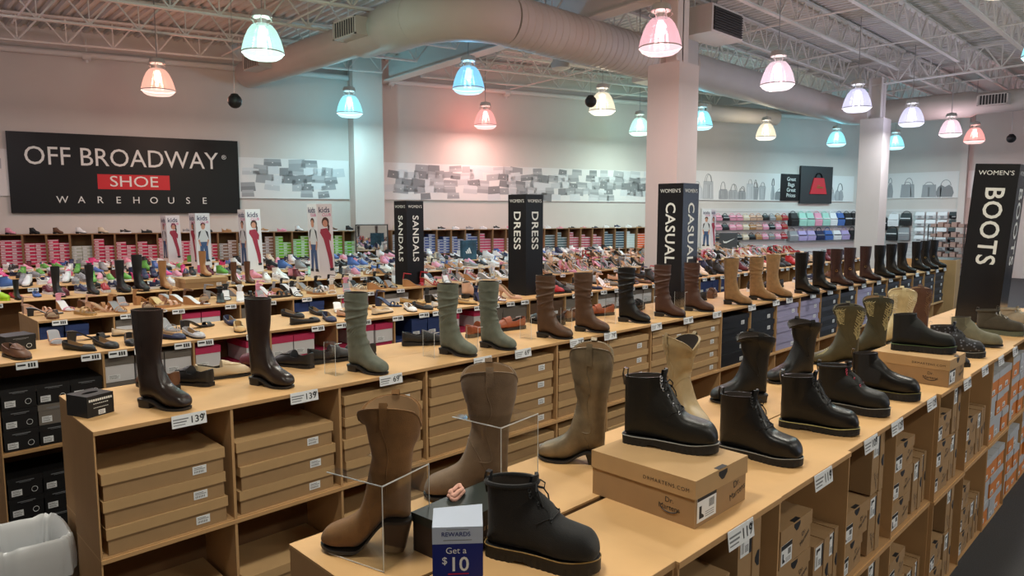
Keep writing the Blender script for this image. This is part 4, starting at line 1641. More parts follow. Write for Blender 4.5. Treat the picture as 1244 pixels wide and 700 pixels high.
# ------------------------------------------------------------------ tall boots along the first table
C = {}
C['espresso'] = leather('espresso', 42, 32, 29, .30)
C['olive'] = suede('olive_grey', 98, 102, 90)
C['brown'] = leather('worn_brown', 84, 60, 44, .5)
C['chest'] = leather('chestnut', 74, 48, 38, .48)
C['black'] = leather('black', 14, 14, 15, .34)
C['black2'] = leather('soft_black', 13, 14, 16, .45)
C['camel'] = suede('camel', 150, 116, 78)
C['dbrown'] = leather('dark_brown', 52, 34, 32, .30)
SOLE_DK = mat('sole_dark', rgb(34, 30, 28), .55)
SOLE_BR = mat('sole_brown', rgb(66, 46, 34), .55)
TB = [  # heel, toe, kind, colour key, label
    ((.925, 3.115), (1.02, 2.94), 'plain', 'espresso', 'glossy espresso tall rubber boot standing alone beside the black tissue box', 139),
    ((1.419, 3.173), (1.497, 2.965), 'plain', 'espresso', 'glossy espresso tall boot behind the second 139 price tag', 139),
    ((1.903, 3.10), (1.965, 2.886), 'sl', 'olive', 'olive grey suede tall boot, first of three beside an acrylic stand', 69),
    ((2.516, 3.115), (2.575, 2.899), 'sl', 'olive', 'olive grey slouchy suede boot, second of the three green ones', 69),
    ((2.815, 3.11), (2.872, 2.869), 'sl2', 'olive', 'olive grey slouchy suede boot, third of the three green ones', 69),
    ((3.312, 3.083), (3.390, 2.894), 'sl', 'brown', 'worn brown slouchy boot next after the green suede boots', 79),
    ((3.666, 3.075), (3.756, 2.863), 'sl2', 'brown', 'worn brown wrinkled boot before the single black slouchy boot', 79),
    ((4.225, 3.12), (4.296, 2.905), 'sl', 'black2', 'black slouchy boot between brown wrinkled boots', 79),
    ((4.651, 3.092), (4.730, 2.870), 'sl', 'chest', 'chestnut wrinkled boot standing before the casual sign', 89),
    ((5.092, 3.096), (5.175, 2.875), 'sl2', 'chest', 'chestnut wrinkled boot just past the casual sign', 89),
    ((5.715, 3.08), (5.806, 2.855), 'plain', 'camel', 'camel suede tall boot, first of the three camel ones', 99),
    ((6.185, 3.08), (6.26, 2.84), 'sl2', 'camel', 'camel suede boot with folds, second of the three camel ones', 99),
    ((6.497, 3.06), (6.586, 2.835), 'plain', 'camel', 'camel suede tall boot, third of the three camel ones', 99),
    ((7.02, 3.01), (7.06, 2.76), 'plain', 'black', 'black leather tall boot next after the camel boots', 99),
    ((7.476, 3.02), (7.53, 2.775), 'plain', 'black', 'black leather tall boot, second after the camel boots', 99),
    ((8.06, 3.06), (8.12, 2.81), 'buckle', 'dbrown', 'dark brown buckled riding boot right after two black ones', 109),
    ((8.46, 3.06), (8.53, 2.815), 'buckle', 'dbrown', 'dark brown buckled riding boot, second of the brown riding boots', 109),
    ((8.98, 3.07), (9.04, 2.81), 'buckle', 'dbrown', 'dark brown buckled riding boot, third of the brown riding boots', 109),
    ((9.42, 3.04), (9.49, 2.80), 'plain', 'black', 'black riding boot right after the brown riding boots', 109),
    ((9.93, 3.06), (9.97, 2.82), 'plain', 'black', 'black riding boot, second after the brown riding boots', 109),
    ((10.50, 3.10), (10.53, 2.85), 'plain', 'black', 'black riding boot, third after the brown riding boots', 119),
    ((10.98, 3.06), (11.02, 2.80), 'buckle', 'black', 'black buckled riding boot, last but two on the table', 119),
    ((11.44, 3.07), (11.48, 2.82), 'buckle', 'black', 'black buckled riding boot, last but one on the table', 119),
    ((11.85, 3.07), (11.9, 2.82), 'buckle', 'black', 'black buckled riding boot, last on the tall boots table', 119)]
PROT = {}
for h, t, kind, ck, lab, price in TB:
    if kind not in PROT:
        P = {'plain': lambda: make_riding(.41, .036), 'sl': lambda: make_riding(.405, .034, .0062, 2, .053), 'sl2': lambda: make_riding(.40, .034, .0075, 8, .053),
             'buckle': lambda: make_riding(.412, .030, 0, 0, .052, True)}[kind]()
        r = build_shoe('tall_boot', P, {'upper': C[ck], 'lining': LINING, 'sole': SOLE_DK}, lab, 'boot')
        PROT[kind] = r
        o = r
    else:
        o = dup(PROT[kind], label=lab, cols={'upper': {0: C[ck]}, 'side_seam': {0: C[ck]}, 'ankle_strap': {0: C[ck]}})
    (x, y), yaw = at_heel_toe(h, t, .240)
    o.scale = (1, .97, 1)
    o.location = (x, y, 1.0)
    o.rotation_euler = (0, 0, yaw)
    TN = globals().get('TN', 0) + 1
    put_tag(h[0] + .09 + R.uniform(-.02, .02), GY - .010, .978, 0, '%d.99' % price, 'white %d price tag, %s along the tall boots edge, below the %s boot' % (price, nth(TN), ' '.join(lab.split()[:2]).rstrip(',')))

# ------------------------------------------------------------------ western boots on the nearer gondola, toes towards the aisle behind
WB_ = [  # heel, toe, params, colours, label
    ((.930, 1.325), (.804, 1.467), dict(H=.358, hh=.085, toe='point', scallop=.032, leg=.068, slant=.012, taper=.72, flare=.045, ankle=.010), suede('tobacco', 122, 86, 48), SOLE_BR, None, 'tobacco suede western boot with high stacked heel on an acrylic stand'),
    ((1.335, 1.385), (1.165, 1.535), dict(H=.372, hh=.045, toe='round', scallop=.026, leg=.064, flare=.032, ankle=.010), suede('taupe', 112, 92, 72), SOLE_BR, None, 'taupe suede western boot on an acrylic stand behind the rewards card'),
    ((1.735, 1.362), (1.628, 1.537), dict(H=.388, hh=.045, toe='point', scallop=.030, leg=.064, flare=.03, ankle=.010), mat('leather_pewter_taupe', rgb(118, 104, 82), .42, metal=.25, noise=.35, nscale=16, bump=.15, bscale=120), SOLE_DK, None, 'distressed pewter taupe tall western boot behind the open kraft shoebox'),
    ((2.34, 1.46), (2.24, 1.26), dict(H=.335, hh=.04, toe='point', scallop=.030, leg=.066, flare=.04, ankle=.012), leather('champagne', 158, 138, 102, .42), SOLE_BR, None, 'champagne gold western boot behind the black boot on the box'),
    ((2.835, 1.32), (2.655, 1.495), dict(H=.292, hh=.038, toe='round', scallop=.026, leg=.064, flare=.034, ankle=.010), C['black2'], SOLE_DK, leather('black_stitch', 44, 44, 48), 'black western boot behind the plain black lace-up boot'),
    ((3.36, 1.34), (3.15, 1.47), dict(H=.292, hh=.038, toe='round', scallop=.026, leg=.064, flare=.034, ankle=.010), C['black2'], SOLE_DK, leather('black_stitch', 44, 44, 48), 'black western boot, second one further along the gondola'),
    ((3.847, 1.31), (3.74, 1.51), dict(H=.325, hh=.038, toe='point', scallop=.026, leg=.066, flare=.03, ankle=.01, embroidery=1), leather('moss', 74, 70, 50, .5), SOLE_BR, mat('moss_thread', rgb(178, 168, 124), .7), 'moss green western boot with pale stitching beside a black western boot'),
    ((4.27, 1.31), (4.16, 1.50), dict(H=.335, hh=.038, toe='point', scallop=.026, leg=.066, flare=.03, ankle=.01, embroidery=1), leather('dark_moss', 62, 60, 44, .5), SOLE_BR, mat('moss_thread', rgb(178, 168, 124), .7), 'dark moss western boot with pale stitching beside the cream one'),
    ((4.70, 1.31), (4.62, 1.51), dict(H=.345, hh=.04, toe='point', scallop=.026, leg=.064, flare=.03, ankle=.01, embroidery=1), leather('cream_gold', 196, 180, 138, .45), SOLE_BR, mat('cream_thread', rgb(226, 214, 180), .7), 'cream gold western boot standing behind the chelsea boot on the box'),
    ((5.05, 1.31), (4.97, 1.50), dict(H=.33, hh=.04, toe='point', scallop=.024, leg=.056, embroidery=1), leather('tooled_brown', 84, 56, 44, .5), SOLE_BR, mat('tooled_thread', rgb(120, 90, 66), .7), 'tooled brown western boot between the cream boot and the boots sign')]
for h, t, kw, up, so, st, lab in WB_:
    P = make_cowboy(**kw)
    o = build_shoe('western_boot', P, {'upper': up, 'lining': TANLIN if 'black' not in lab else LINING, 'sole': SOLE_DK, 'heel': so, 'accent': up, 'stitch': st or up}, lab, 'boot')
    (x, y), yaw = at_heel_toe(h, t, .250)
    o.scale = (.97, .97, .95) if not ('tobacco' in lab or 'pewter' in lab) else (.86, .93, .95)
    o.location = (x, y, 1.0 + (.0045 if 'acrylic' in lab else 0))
    o.rotation_euler = (0, 0, yaw)

# ------------------------------------------------------------------ lace-up and chelsea boots on the nearer edge
YEL = mat('welt_thread', rgb(190, 180, 120), .6)
SILV = mat('welt_grey', rgb(150, 150, 146), .5)
NUB = suede('black_nubuck', 15, 15, 16)
PINKE = mat('pink_eyelet', rgb(190, 70, 90), .4, metal=.5)
hb = make_box('display_shoe_box', .27, .33, .128, KRAFT_BOX, KRAFT_LID, .05, (-.125, .012, .095, .072), 0, True)
text('Dr.\nMartens', hb, (.085, -.0008, .050), (PI / 2, math.radians(-12), 0), .027, INK, name='print')
text('DRMARTENS.COM', hb, (-.1388, .085, .098), (PI / 2, 0, -PI / 2), .0145, INK, spacing=1.25, name='print')
text('Dr.\nMartens', hb, (-.1357, .075, .045), (PI / 2, 0, -PI / 2), .020, INK, name='print')
sm = MB().tube([(-.1358,   .075 + .026 * math.cos(t), .034 + .012 * math.sin(t)) for t in [PI + PI * k / 10 for k in range(11)]], .0015, 4)
part('print', sm, INK, hb)
hb['label'] = 'kraft shoebox on the table top carrying the black boot with steel eyelets'
hb['category'] = 'shoe box'
hb.location = (1.667, .888, 1.0)
h2 = dup(hb, (3.80, .835, 1.0), 0, 'kraft shoebox on the table top carrying the chunky chelsea boot')
CB = [
    ('combat', (1.085, 1.165), (1.185, .925), 1.0, dict(H=.178, plat=.027, eyelets=5, toe='bulb', cuff=.006), dict(upper=NUB, tongue=NUB, tab=BLACK_RUB, eyelet=BLACK_RUB, stitch=mat('tan_thread', rgb(140, 112, 62), .6)), 'black nubuck lace-up boot with padded tongue beside the rewards card'),
    ('combat', (1.666, 1.206), (1.755, .945), 1.128, dict(H=.200, plat=.022, eyelets=8), dict(upper=leather('greasy_black', 22, 21, 18, .4), stitch=SILV), 'black lace-up boot with steel eyelets standing on the kraft shoebox'),
    ('combat', (2.135, 1.15), (2.165, .875), 1.0, dict(H=.198, plat=.021, eyelets=8), dict(upper=C['black'], eyelet=BLACK_RUB, stitch=SILV), 'plain smooth black lace-up boot beside the kraft shoebox'),
    ('combat', (2.555, 1.125), (2.626, .866), 1.0, dict(H=.194, plat=.021, eyelets=8), dict(upper=C['black'], eyelet=BLACK_RUB, stitch=YEL), 'smooth black lace-up boot with pale welt, second along from the kraft shoebox'),
    ('combat', (2.925, 1.13), (2.955, .870), 1.0, dict(H=.175, plat=.028, eyelets=6, cuff=.005), dict(upper=leather('pebbled_black', 15, 16, 16, .5), eyelet=PINKE, stitch=SILV), 'black hiker style lace-up boot with pink eyelets'),
    ('chelsea', (3.265, 1.12), (3.30, .850), 1.0, dict(H=.182, plat=.029), dict(upper=C['black'], stitch=mat('olive_thread', rgb(120, 116, 70), .6)), 'black chelsea boot at the foot of the second kraft shoebox'),
    ('chelsea', (3.77, 1.115), (3.85, .850), 1.128, dict(H=.178, plat=.029), dict(upper=leather('pine_black', 20, 23, 22, .5), stitch=mat('green_thread', rgb(88, 112, 70), .6)), 'chunky dark chelsea boot standing on the second kraft shoebox'),
    ('slip', (4.23, 1.12), (4.255, .865), 1.0, None, dict(upper=leather('slip_black', 34, 32, 32), sole=BLACK_RUB, lining=LINING), 'low black slip-on tucked behind the second kraft shoebox'),
    ('combat', (4.50, 1.13), (4.575, .872), 1.0, dict(H=.165, plat=.026, eyelets=7), dict(upper=None, eyelet=BLACK_RUB, stitch=SILV), 'dark floral print lace-up boot before the grey ankle boot'),
    ('chelsea', (4.955, 1.125), (5.0, .875), 1.0, dict(H=.165, plat=.012, hh=.03, gore=True), dict(upper=suede('grey_sage', 104, 102, 84), gore=suede('grey_sage_elastic', 84, 82, 68)), 'grey sage suede ankle boot by the foot of the boots sign'),
    ('combat', (5.555, 1.10), (5.56, .870), 1.0, dict(H=.150, plat=.026, eyelets=6, cuff=.007), dict(upper=suede('hiker_olive', 62, 56, 44), eyelet=STEEL, lace=mat('pale_lace', rgb(190, 186, 170), .8), sole=mat('sage_sole', rgb(84, 88, 70), .6), stitch=mat('sage_sole', rgb(84, 88, 70), .6)), 'olive hiking boot with pale laces under the boots sign'),
    ('combat', (6.02, 1.05), (6.0, .86), 1.0, dict(H=.120, plat=.026, eyelets=5, cuff=.007), dict(upper=suede('hiker_sand', 150, 138, 118), eyelet=STEEL, lace=mat('pale_lace', rgb(190, 186, 170), .8), sole=mat('cream_sole', rgb(180, 170, 150), .6), stitch=mat('cream_sole', rgb(180, 170, 150), .6)), 'sand coloured hiking shoe just past the boots sign')]
fl = bpy.data.materials.new('floral_print')
fl.use_nodes = True
nt = fl.node_tree
vo = nt.nodes.new('ShaderNodeTexVoronoi')
vo.inputs['Scale'].default_value = 55
tc = nt.nodes.new('ShaderNodeTexCoord')
cr = nt.nodes.new('ShaderNodeValToRGB')
cr.color_ramp.elements[0].position, cr.color_ramp.elements[0].color = .22, (*rgb(104, 108, 120), 1)
cr.color_ramp.elements[1].position, cr.color_ramp.elements[1].color = .34, (*rgb(30, 31, 36), 1)
nt.links.new(tc.outputs['Object'], vo.inputs['Vector'])
nt.links.new(vo.outputs['Distance'], cr.inputs['Fac'])
nt.links.new(cr.outputs['Color'], nt.nodes['Principled BSDF'].inputs['Base Color'])
for kind, h, t, z, kw, cols, lab in CB:
    if 'upper' in cols and cols['upper'] is None:
        cols = dict(cols, upper=fl)
    P = make_combat(**kw) if kind == 'combat' else (make_chelsea(**kw) if kind == 'chelsea' else make_loafer(False))
    nm = {'combat': 'lace_up_boot', 'chelsea': 'chelsea_boot', 'slip': 'slip_on_shoe'}[kind]
    o = build_shoe(nm, P, dict(cols, tongue=cols.get('tongue', cols['upper'])), lab, 'boot' if kind != 'slip' else 'shoe')
    (x, y), yaw = at_heel_toe(h, t, .272)
    o.scale = (.97, .97, 1)
    o.location = (x, y, z)
    o.rotation_euler = (0, 0, yaw)
for x, price, lab in ((1.64, 119, 'the kraft shoebox with the black boot'), (2.18, 119, 'the plain smooth black lace-up boot'), (2.64, 109, 'the black boot with pale welt'), (2.93, 129, 'the boot with pink eyelets'),
                      (3.40, 129, 'the black chelsea boot'), (3.93, 139, 'the second kraft shoebox'), (4.33, 99, 'the low black slip-on'), (4.70, 119, 'the floral print boot'), (5.08, 89, 'the grey sage ankle boot'), (5.62, 99, 'the olive hiking boot')):
    put_tag(x, NY0 + JY[min(NR - 1, int((x - NX) / SX))] - .010, .976, 0, '%d.99' % price, 'white %d price tag hanging from the edge below %s' % (price, lab))

# ------------------------------------------------------------------ acrylic boot stands, rewards card, small boxes
ACR = bpy.data.materials.new('clear_acrylic')
ACR.use_nodes = True
nt = ACR.node_tree
ts_ = nt.nodes.new('ShaderNodeBsdfTransparent')
ts_.inputs['Color'].default_value = (.95, .96, .96, 1)
gs_ = nt.nodes.new('ShaderNodeBsdfGlossy')
gs_.inputs['Roughness'].default_value = .06
mx_ = nt.nodes.new('ShaderNodeMixShader')
mx_.inputs[0].default_value = .07
nt.links.new(ts_.outputs[0], mx_.inputs[1])
nt.links.new(gs_.outputs[0], mx_.inputs[2])
nt.links.new(mx_.outputs[0], nt.nodes['Material Output'].inputs['Surface'])
EDGE = mat('acrylic_edge_glint', rgb(214, 216, 214), .25)  # pale strips painting the light that clear acrylic catches along its edges
def notch_plate(w, d, z0, z1, r):
    """plate with a round bite out of its back edge."""
    pts = [(0, 0), (w, 0), (w, d)]
    cx = w / 2
    for k in range(13):
        a = PI * k / 12
        pts.append((cx + r * math.cos(a), d - r * math.sin(a)))
    pts.append((0, d))
    mb = MB()
    n = len(pts)
    mb.add([(x, y, z0) for x, y in pts] + [(x, y, z1) for x, y in pts], [tuple(range(n))[::-1], tuple(range(n, 2 * n))] + [(i, (i + 1) % n, (i + 1) % n + n, i + n) for i in range(n)])
    return mb
def boot_stand(loc, rz, h, lab, w=.16, d=.15):
    r = thing('acrylic_boot_stand', lab, 'stand', loc, rz)
    part('base_plate', MB().box(0, w, 0, d, 0, .004), ACR, r)
    part('upright_plate', MB().box(0, w, 0, .004, .004, h), ACR, r)
    part('collar_plate', notch_plate(w, d, h, h + .004, .052), ACR, r)
    part('edge_glint', MB().box(-.0012, 0, -.0012, .0008, .0, h + .004).box(w, w + .0012, -.0012, .0008, 0, h + .004).box(0, w, -.0012, 0, h + .001, h + .004).box(-.0012, 0, 0, d, .001, .0035).box(-.0012, 0, 0, d, h + .001, h + .0035), EDGE, r)
    return r
boot_stand((.845, 1.262, 1.0), math.radians(14), .198, 'clear acrylic stand holding the tobacco western boot', .165, .17)
boot_stand((1.222, 1.275, 1.0), math.radians(8), .245, 'clear acrylic stand holding the taupe western boot', .165, .17)
for x, y, lab, hh in ((1.80, 3.03, 'first olive grey suede boot', .16), (2.42, 3.03, 'second olive grey suede boot', .14), (2.72, 3.0, 'third olive grey suede boot', .14), (3.22, 3.05, 'first worn brown boot', .14), (3.56, 3.0, 'second worn brown boot', .17), (4.12, 3.06, 'black slouchy boot', .16),
                   (4.52, 3.0, 'first chestnut boot', .17), (4.96, 3.0, 'second chestnut boot', .17)):
    r = thing('acrylic_boot_stand', 'small clear acrylic bracket beside the %s' % lab, 'stand', (x - .03, y, 1.0), .1)
    part('base_plate', MB().box(0, .05, 0, .09, 0, .003), ACR, r)
    part('upright_plate', MB().box(0, .003, 0, .09, .003, hh), ACR, r)
    part('collar_plate', MB().box(0, .04, 0, .09, hh, hh + .003), ACR, r)
    part('edge_glint', MB().box(-.0005, .0015, -.001, 0, 0, hh + .003).box(-.0005, .0015, .09, .091, 0, hh + .003).box(0, .04, -.001, 0, hh, hh + .003), EDGE, r)

sb_ = make_box('dark_shoe_box', .125, .25, .095, mat('espresso_carton', rgb(58, 44, 36), .6), mat('forest_carton', rgb(30, 36, 32), .5), .022)
sb_['label'] = 'dark shoe box lying behind the rewards card'
sb_['category'] = 'shoe box'
sb_.location = (1.212, 1.262, 1.0)
sb_.rotation_euler = (0, 0, PI / 2 + math.radians(5))
bar = MB()
for i in range(9):
    bar.box(-.0640, -.0632, .06 + .012 * i, .067 + .012 * i, .046, .056)
for i in range(7):
    bar.box(-.0640, -.0632, .08 + .009 * i, .085 + .009 * i, .026, .030)
part('side_print', bar, mat('tan_ink', rgb(160, 128, 92), .6), sb_)

BLUEC = mat('card_blue', rgb(22, 34, 110), .4)
GREYB = mat('card_grey', rgb(176, 186, 204), .45)
rc = thing('rewards_card_holder', 'blue and grey folded card box offering a ten dollar reward', 'sign', (.866, 1.030, 1.0), math.radians(-41))
rc.scale = (1.1, 1.1, 1.1)
part('card', MB().prism([(-.046, 0), (.046, 0), (.046, .13), (-.046, .13)], -.002, .055), BLUEC, rc)
part('grey_band', MB().prism([(-.046, .13), (.046, .13), (.046, .162), (-.046, .162)], -.002, .055), GREYB, rc)
part('slanted_top', MB().grid([[(-.046, -.002, .162), (.046, -.002, .162)], [(-.046, .055, .174), (.046, .055, .180)], [(-.046, .055, .16), (.046, .055, .16)]]), GREYB, rc)
text('REWARDS', rc, (-.003, -.0026, .148), FR, .0115, BLUEC, bold=.012)
text('Get a', rc, (-.003, -.0026, .117), FR, .017, SIGN_WHITE)
text('$', rc, (-.024, -.0026, .098), FR, .019, SIGN_WHITE, bold=.01)
text('10', rc, (.002, -.0026, .090), FR, .038, SIGN_WHITE, bold=.012)
part('red_line', MB().box(-.018, .020, -.0028, -.002, .072, .0735), mat('sign_red', rgb(196, 22, 34), .5), rc)
text('REWARD', rc, (-.001, -.0026, .060), FR, .0175, SIGN_WHITE, width=.072)
for x0, x1, z0, z1 in ((-.03, .03, .040, .043), (-.026, .026, .1365, .1377), (-.02, .02, .1565, .1577)):
    part('small_print', MB().box(x0, x1, -.0026, -.002, z0, z1), MIDINK, rc)

sc_ = thing('scrunchie', 'twisted pale pink hair tie lying on the dark shoe box', 'hair tie', (1.09, 1.30, 1.096), .5)
for k, (a, b2, zz) in enumerate(((.03, .014, .006), (.026, .011, .014))):
    mb = MB().tube([(a * math.cos(t) + .003 * math.sin(5 * t), b2 * math.sin(t), zz + .003 * math.sin(3 * t + k)) for t in [2 * PI * q / 40 for q in range(40)]], .0058, 8, closed=True)
    part('fabric_loop', mb, mat('pink_fabric', rgb(206, 156, 138), .9, bump=.4, bscale=300), sc_, 60)

# black tissue style box with round opening at the table end
tb = thing('sock_box', 'black cardboard dispenser box with round opening at the end of the tall boots table', 'box', (.70, 3.075, 1.0), math.radians(21))
tm = MB()
n = 24
W2, D2, H2 = .112, .125, .085
outer = []
for k in range(n):
    a = 2 * PI * k / n
    c, s_ = math.cos(a), math.sin(a)
    m = max(abs(c), abs(s_))
    outer.append((W2 / 2 + c / m * W2 / 2, D2 / 2 + s_ / m * D2 / 2))
inner = [(W2 / 2 + .034 * math.cos(2 * PI * k / n), D2 / 2 + .016 * math.sin(2 * PI * k / n)) for k in range(n)]
tm.grid([[(x, y, 0) for x, y in outer], [(x, y, H2) for x, y in outer], [(x, y, H2) for x, y in inner], [(x, y, .03) for x, y in inner]], 0, True, True, True)
part('carton', tm, BLK, tb)
pr = MB()
for i in range(11):
    pr.box(.008 + .009 * i, .0145 + .009 * i, -.0008, 0, .062, .071)
for i in range(8):
    pr.box(.026 + .008 * i, .031 + .008 * i, -.0008, 0, .050, .053)
for i in range(9):
    pr.box(.026 + .007 * i, .031 + .007 * i, -.0008, 0, .034, .036)
part('front_print', pr, SIGN_WHITE, tb)
part('barcode_label', sticker(.028, .018, 1), [WHITE, INK, MIDINK], tb, loc=(.045, -.0005, .006))

# waste bin with a clear liner
wb = thing('waste_bin', 'black waste bin with a crumpled translucent liner beside the end of the tall boots table', 'bin', (.53, 3.44, 0))
bm_ = MB()
def rr(hx, hy, z, wob=0., seed=0, n=48):
    q = random.Random(seed)
    out = []
    for k in range(n):
        a = 2 * PI * k / n
        c, s_ = math.cos(a), math.sin(a)
        e = .35
        x = hx * math.copysign(abs(c) ** e, c)
        y_ = hy * math.copysign(abs(s_) ** e, s_)
        d = 1 + wob * q.uniform(-1, 1)
        out.append((x * d, y_ * d, z + wob * .3 * q.uniform(-1, 1)))
    return out
bm_.grid([rr(.10, .13, 0), rr(.13, .16, .45), rr(.135, .165, .455), rr(.125, .155, .455), rr(.095, .125, .02)], 0, True, True, True)
part('body', bm_, mat('bin_black', rgb(24, 24, 26), .45), wb, 40)
LIN = bpy.data.materials.new('bin_liner')
LIN.use_nodes = True
nt = LIN.node_tree
b_ = nt.nodes['Principled BSDF']
b_.inputs['Base Color'].default_value = (.78, .80, .82, 1)
b_.inputs['Roughness'].default_value = .3
tr_ = nt.nodes.new('ShaderNodeBsdfTransparent')
mx = nt.nodes.new('ShaderNodeMixShader')
mx.inputs[0].default_value = .82
nt.links.new(tr_.outputs[0], mx.inputs[1])
nt.links.new(b_.outputs[0], mx.inputs[2])
nt.links.new(mx.outputs[0], nt.nodes['Material Output'].inputs['Surface'])
lm = MB()
def pleat(hx, hy, z, amp, dz=0., n=96):
    out = []
    for k in range(n):
        a = 2 * PI * k / n
        c, s_ = math.cos(a), math.sin(a)
        q = .5 * math.sin(11 * a + .7) + .3 * math.sin(23 * a + 1.9) + .2 * math.sin(41 * a)
        out.append((hx * math.copysign(abs(c) ** .35, c) * (1 + amp * q), hy * math.copysign(abs(s_) ** .35, s_) * (1 + amp * q), z + dz * (.6 * c + .4 * s_ + .5 * math.sin(3 * a + 1)) + .006 * q))
    return out
lm.grid([pleat(.07, .10, .05, .10), pleat(.088, .118, .20, .07), pleat(.104, .134, .36, .05), pleat(.114, .144, .445, .03), pleat(.133, .163, .470, .012), pleat(.145, .175, .458, .015), pleat(.150, .180, .42, .03, .02), pleat(.152, .182, .37, .045, .04), pleat(.148, .178, .325, .06, .055)], 0, True)
part('liner', lm, LIN, wb, 80)
# ------------------------------------------------------------------ shoes shown small: one piece each, parts merged
def proto(name, parts, cols):
    o = build_shoe(name, parts, cols, 'x', 'shoe', merged=True)
    return o
FP = {}
FP['sneaker'] = proto('sneaker', make_sneaker(), {'upper': WHITE, 'sole': WHITE, 'lining': plain(200, 200, 200), 'accent': INK, 'lace': WHITE})
FP['ballet_flat'] = proto('ballet_flat', make_flat(), {'lining': TANLIN})
FP['bow_flat'] = proto('ballet_flat', make_flat(True), {'lining': TANLIN})
FP['pointed_flat'] = proto('ballet_flat', make_flat(False, True), {'lining': TANLIN})
FP['loafer'] = proto('loafer', make_loafer(), {})
FP['moccasin'] = proto('moccasin', make_moccasin(), {})
FP['clog'] = proto('clog', make_clog(), {})
FP['slide'] = proto('slide_sandal', make_slide(), {'lining': TANLIN})
FP['block'] = proto('heeled_sandal', make_heel(.072, 'block'), {'lining': TANLIN})
FP['wedge'] = proto('wedge_sandal', make_heel(.070, 'wedge', True, False, 1), {'lining': TANLIN})
FP['stiletto'] = proto('heeled_sandal', make_heel(.085, 'thin', True, False, 2), {'lining': TANLIN})
FP['mule'] = proto('heeled_sandal', make_heel(.06, 'block', False, False, 1), {'lining': TANLIN})
FP['pump'] = proto('court_shoe', make_heel(.078, 'thin', False, True), {'lining': TANLIN})
FP['bootie'] = proto('ankle_boot', make_riding(.16, .045, 0, 0, .042, detail=False), {})
FP['kidboot'] = proto('riding_boot', make_riding(.41, .03, 0, 0, .052, detail=False), {})
FP['hightop'] = proto('high_top_sneaker', make_riding(.15, .02, 0, 0, .042, detail=False, platform=.012), {'sole': WHITE})
FIRST = set()
NAMECAT = {'sneaker': 'sneaker', 'ballet_flat': 'shoe', 'bow_flat': 'shoe', 'pointed_flat': 'shoe', 'loafer': 'shoe', 'moccasin': 'shoe', 'clog': 'shoe', 'slide': 'sandal', 'block': 'sandal', 'wedge': 'sandal', 'stiletto': 'sandal', 'mule': 'sandal',
           'pump': 'shoe', 'bootie': 'boot', 'kidboot': 'boot', 'hightop': 'sneaker'}
WORDS = {'sneaker': 'sneaker', 'ballet_flat': 'ballet flat', 'bow_flat': 'bow ballet flat', 'pointed_flat': 'pointed flat', 'loafer': 'loafer', 'moccasin': 'moccasin', 'clog': 'clog', 'slide': 'two strap slide', 'block': 'block heel sandal', 'wedge': 'wedge sandal',
         'stiletto': 'thin heel sandal', 'mule': 'heeled mule', 'pump': 'court shoe', 'bootie': 'ankle boot', 'kidboot': 'tall boot', 'hightop': 'high top'}
CO = {'white': (224, 224, 226), 'black': (28, 28, 30), 'navy': (34, 42, 76), 'pink': (222, 150, 172), 'hot pink': (214, 66, 130), 'cream': (216, 200, 176), 'tan': (172, 124, 80), 'brown': (98, 64, 44), 'grey': (140, 140, 144), 'red': (168, 30, 40),
      'gold': (190, 156, 104), 'silver': (176, 176, 182), 'lilac': (176, 160, 206), 'blue': (70, 104, 170), 'green': (96, 160, 70), 'lime': (164, 214, 40), 'nude': (206, 164, 140), 'burgundy': (96, 28, 42), 'rust': (150, 76, 44), 'mint': (160, 204, 190), 'orange': (214, 110, 50), 'beige': (196, 174, 140)}
def cm(c, kind='leather'):
    m = _M.get('shoe_' + c)
    if m:
        return m
    return mat('shoe_' + c, rgb(*CO[c]), .5, metal=.35 if c in ('gold', 'silver') else 0.)
def shoe(kind, c, loc, yaw, lab, scale=1., sole=None, accent=None):
    P = FP[kind]
    cols = {'upper': cm(c)}
    if 'sandal' in WORDS[kind] or kind == 'mule':
        cols['lining'] = (cm('tan'), cm('white'), cm('grey'), cm('black'), cm(c))[int(abs(loc[0] * 37 + loc[1] * 11)) % 5]
    if kind in ('sneaker', 'hightop'):
        cols['sole'] = cm(sole or 'white')
        cols['accent'] = cm(accent or ('white' if c != 'white' else 'grey'))
        cols['lace'] = cm('white' if c != 'white' else 'grey')
    elif kind in ('slide', 'wedge'):
        cols['sole'] = cm(sole or (c if int(loc[0] * 13) % 3 else 'tan'))
    elif kind in ('stiletto', 'pump', 'block', 'mule'):
        cols['sole'] = cm(sole or c)
        cols['heel'] = cm(sole or c)
    elif kind in ('clog',):
        cols['sole'] = cm(sole or c)
    elif sole:
        cols['sole'] = cm(sole)
    else:
        cols['sole'] = cm('black')
    if kind == 'ballet_flat' or kind == 'moccasin' or kind == 'loafer':
        cols['accent'] = cm(accent or c)
    z = Vector(loc)
    d = Vector((math.cos(yaw), math.sin(yaw), 0)) * (.13 * scale)
    o = far_copy(P, z - d, yaw, cols, lab, scale)
    o['category'] = NAMECAT[kind]
    return o

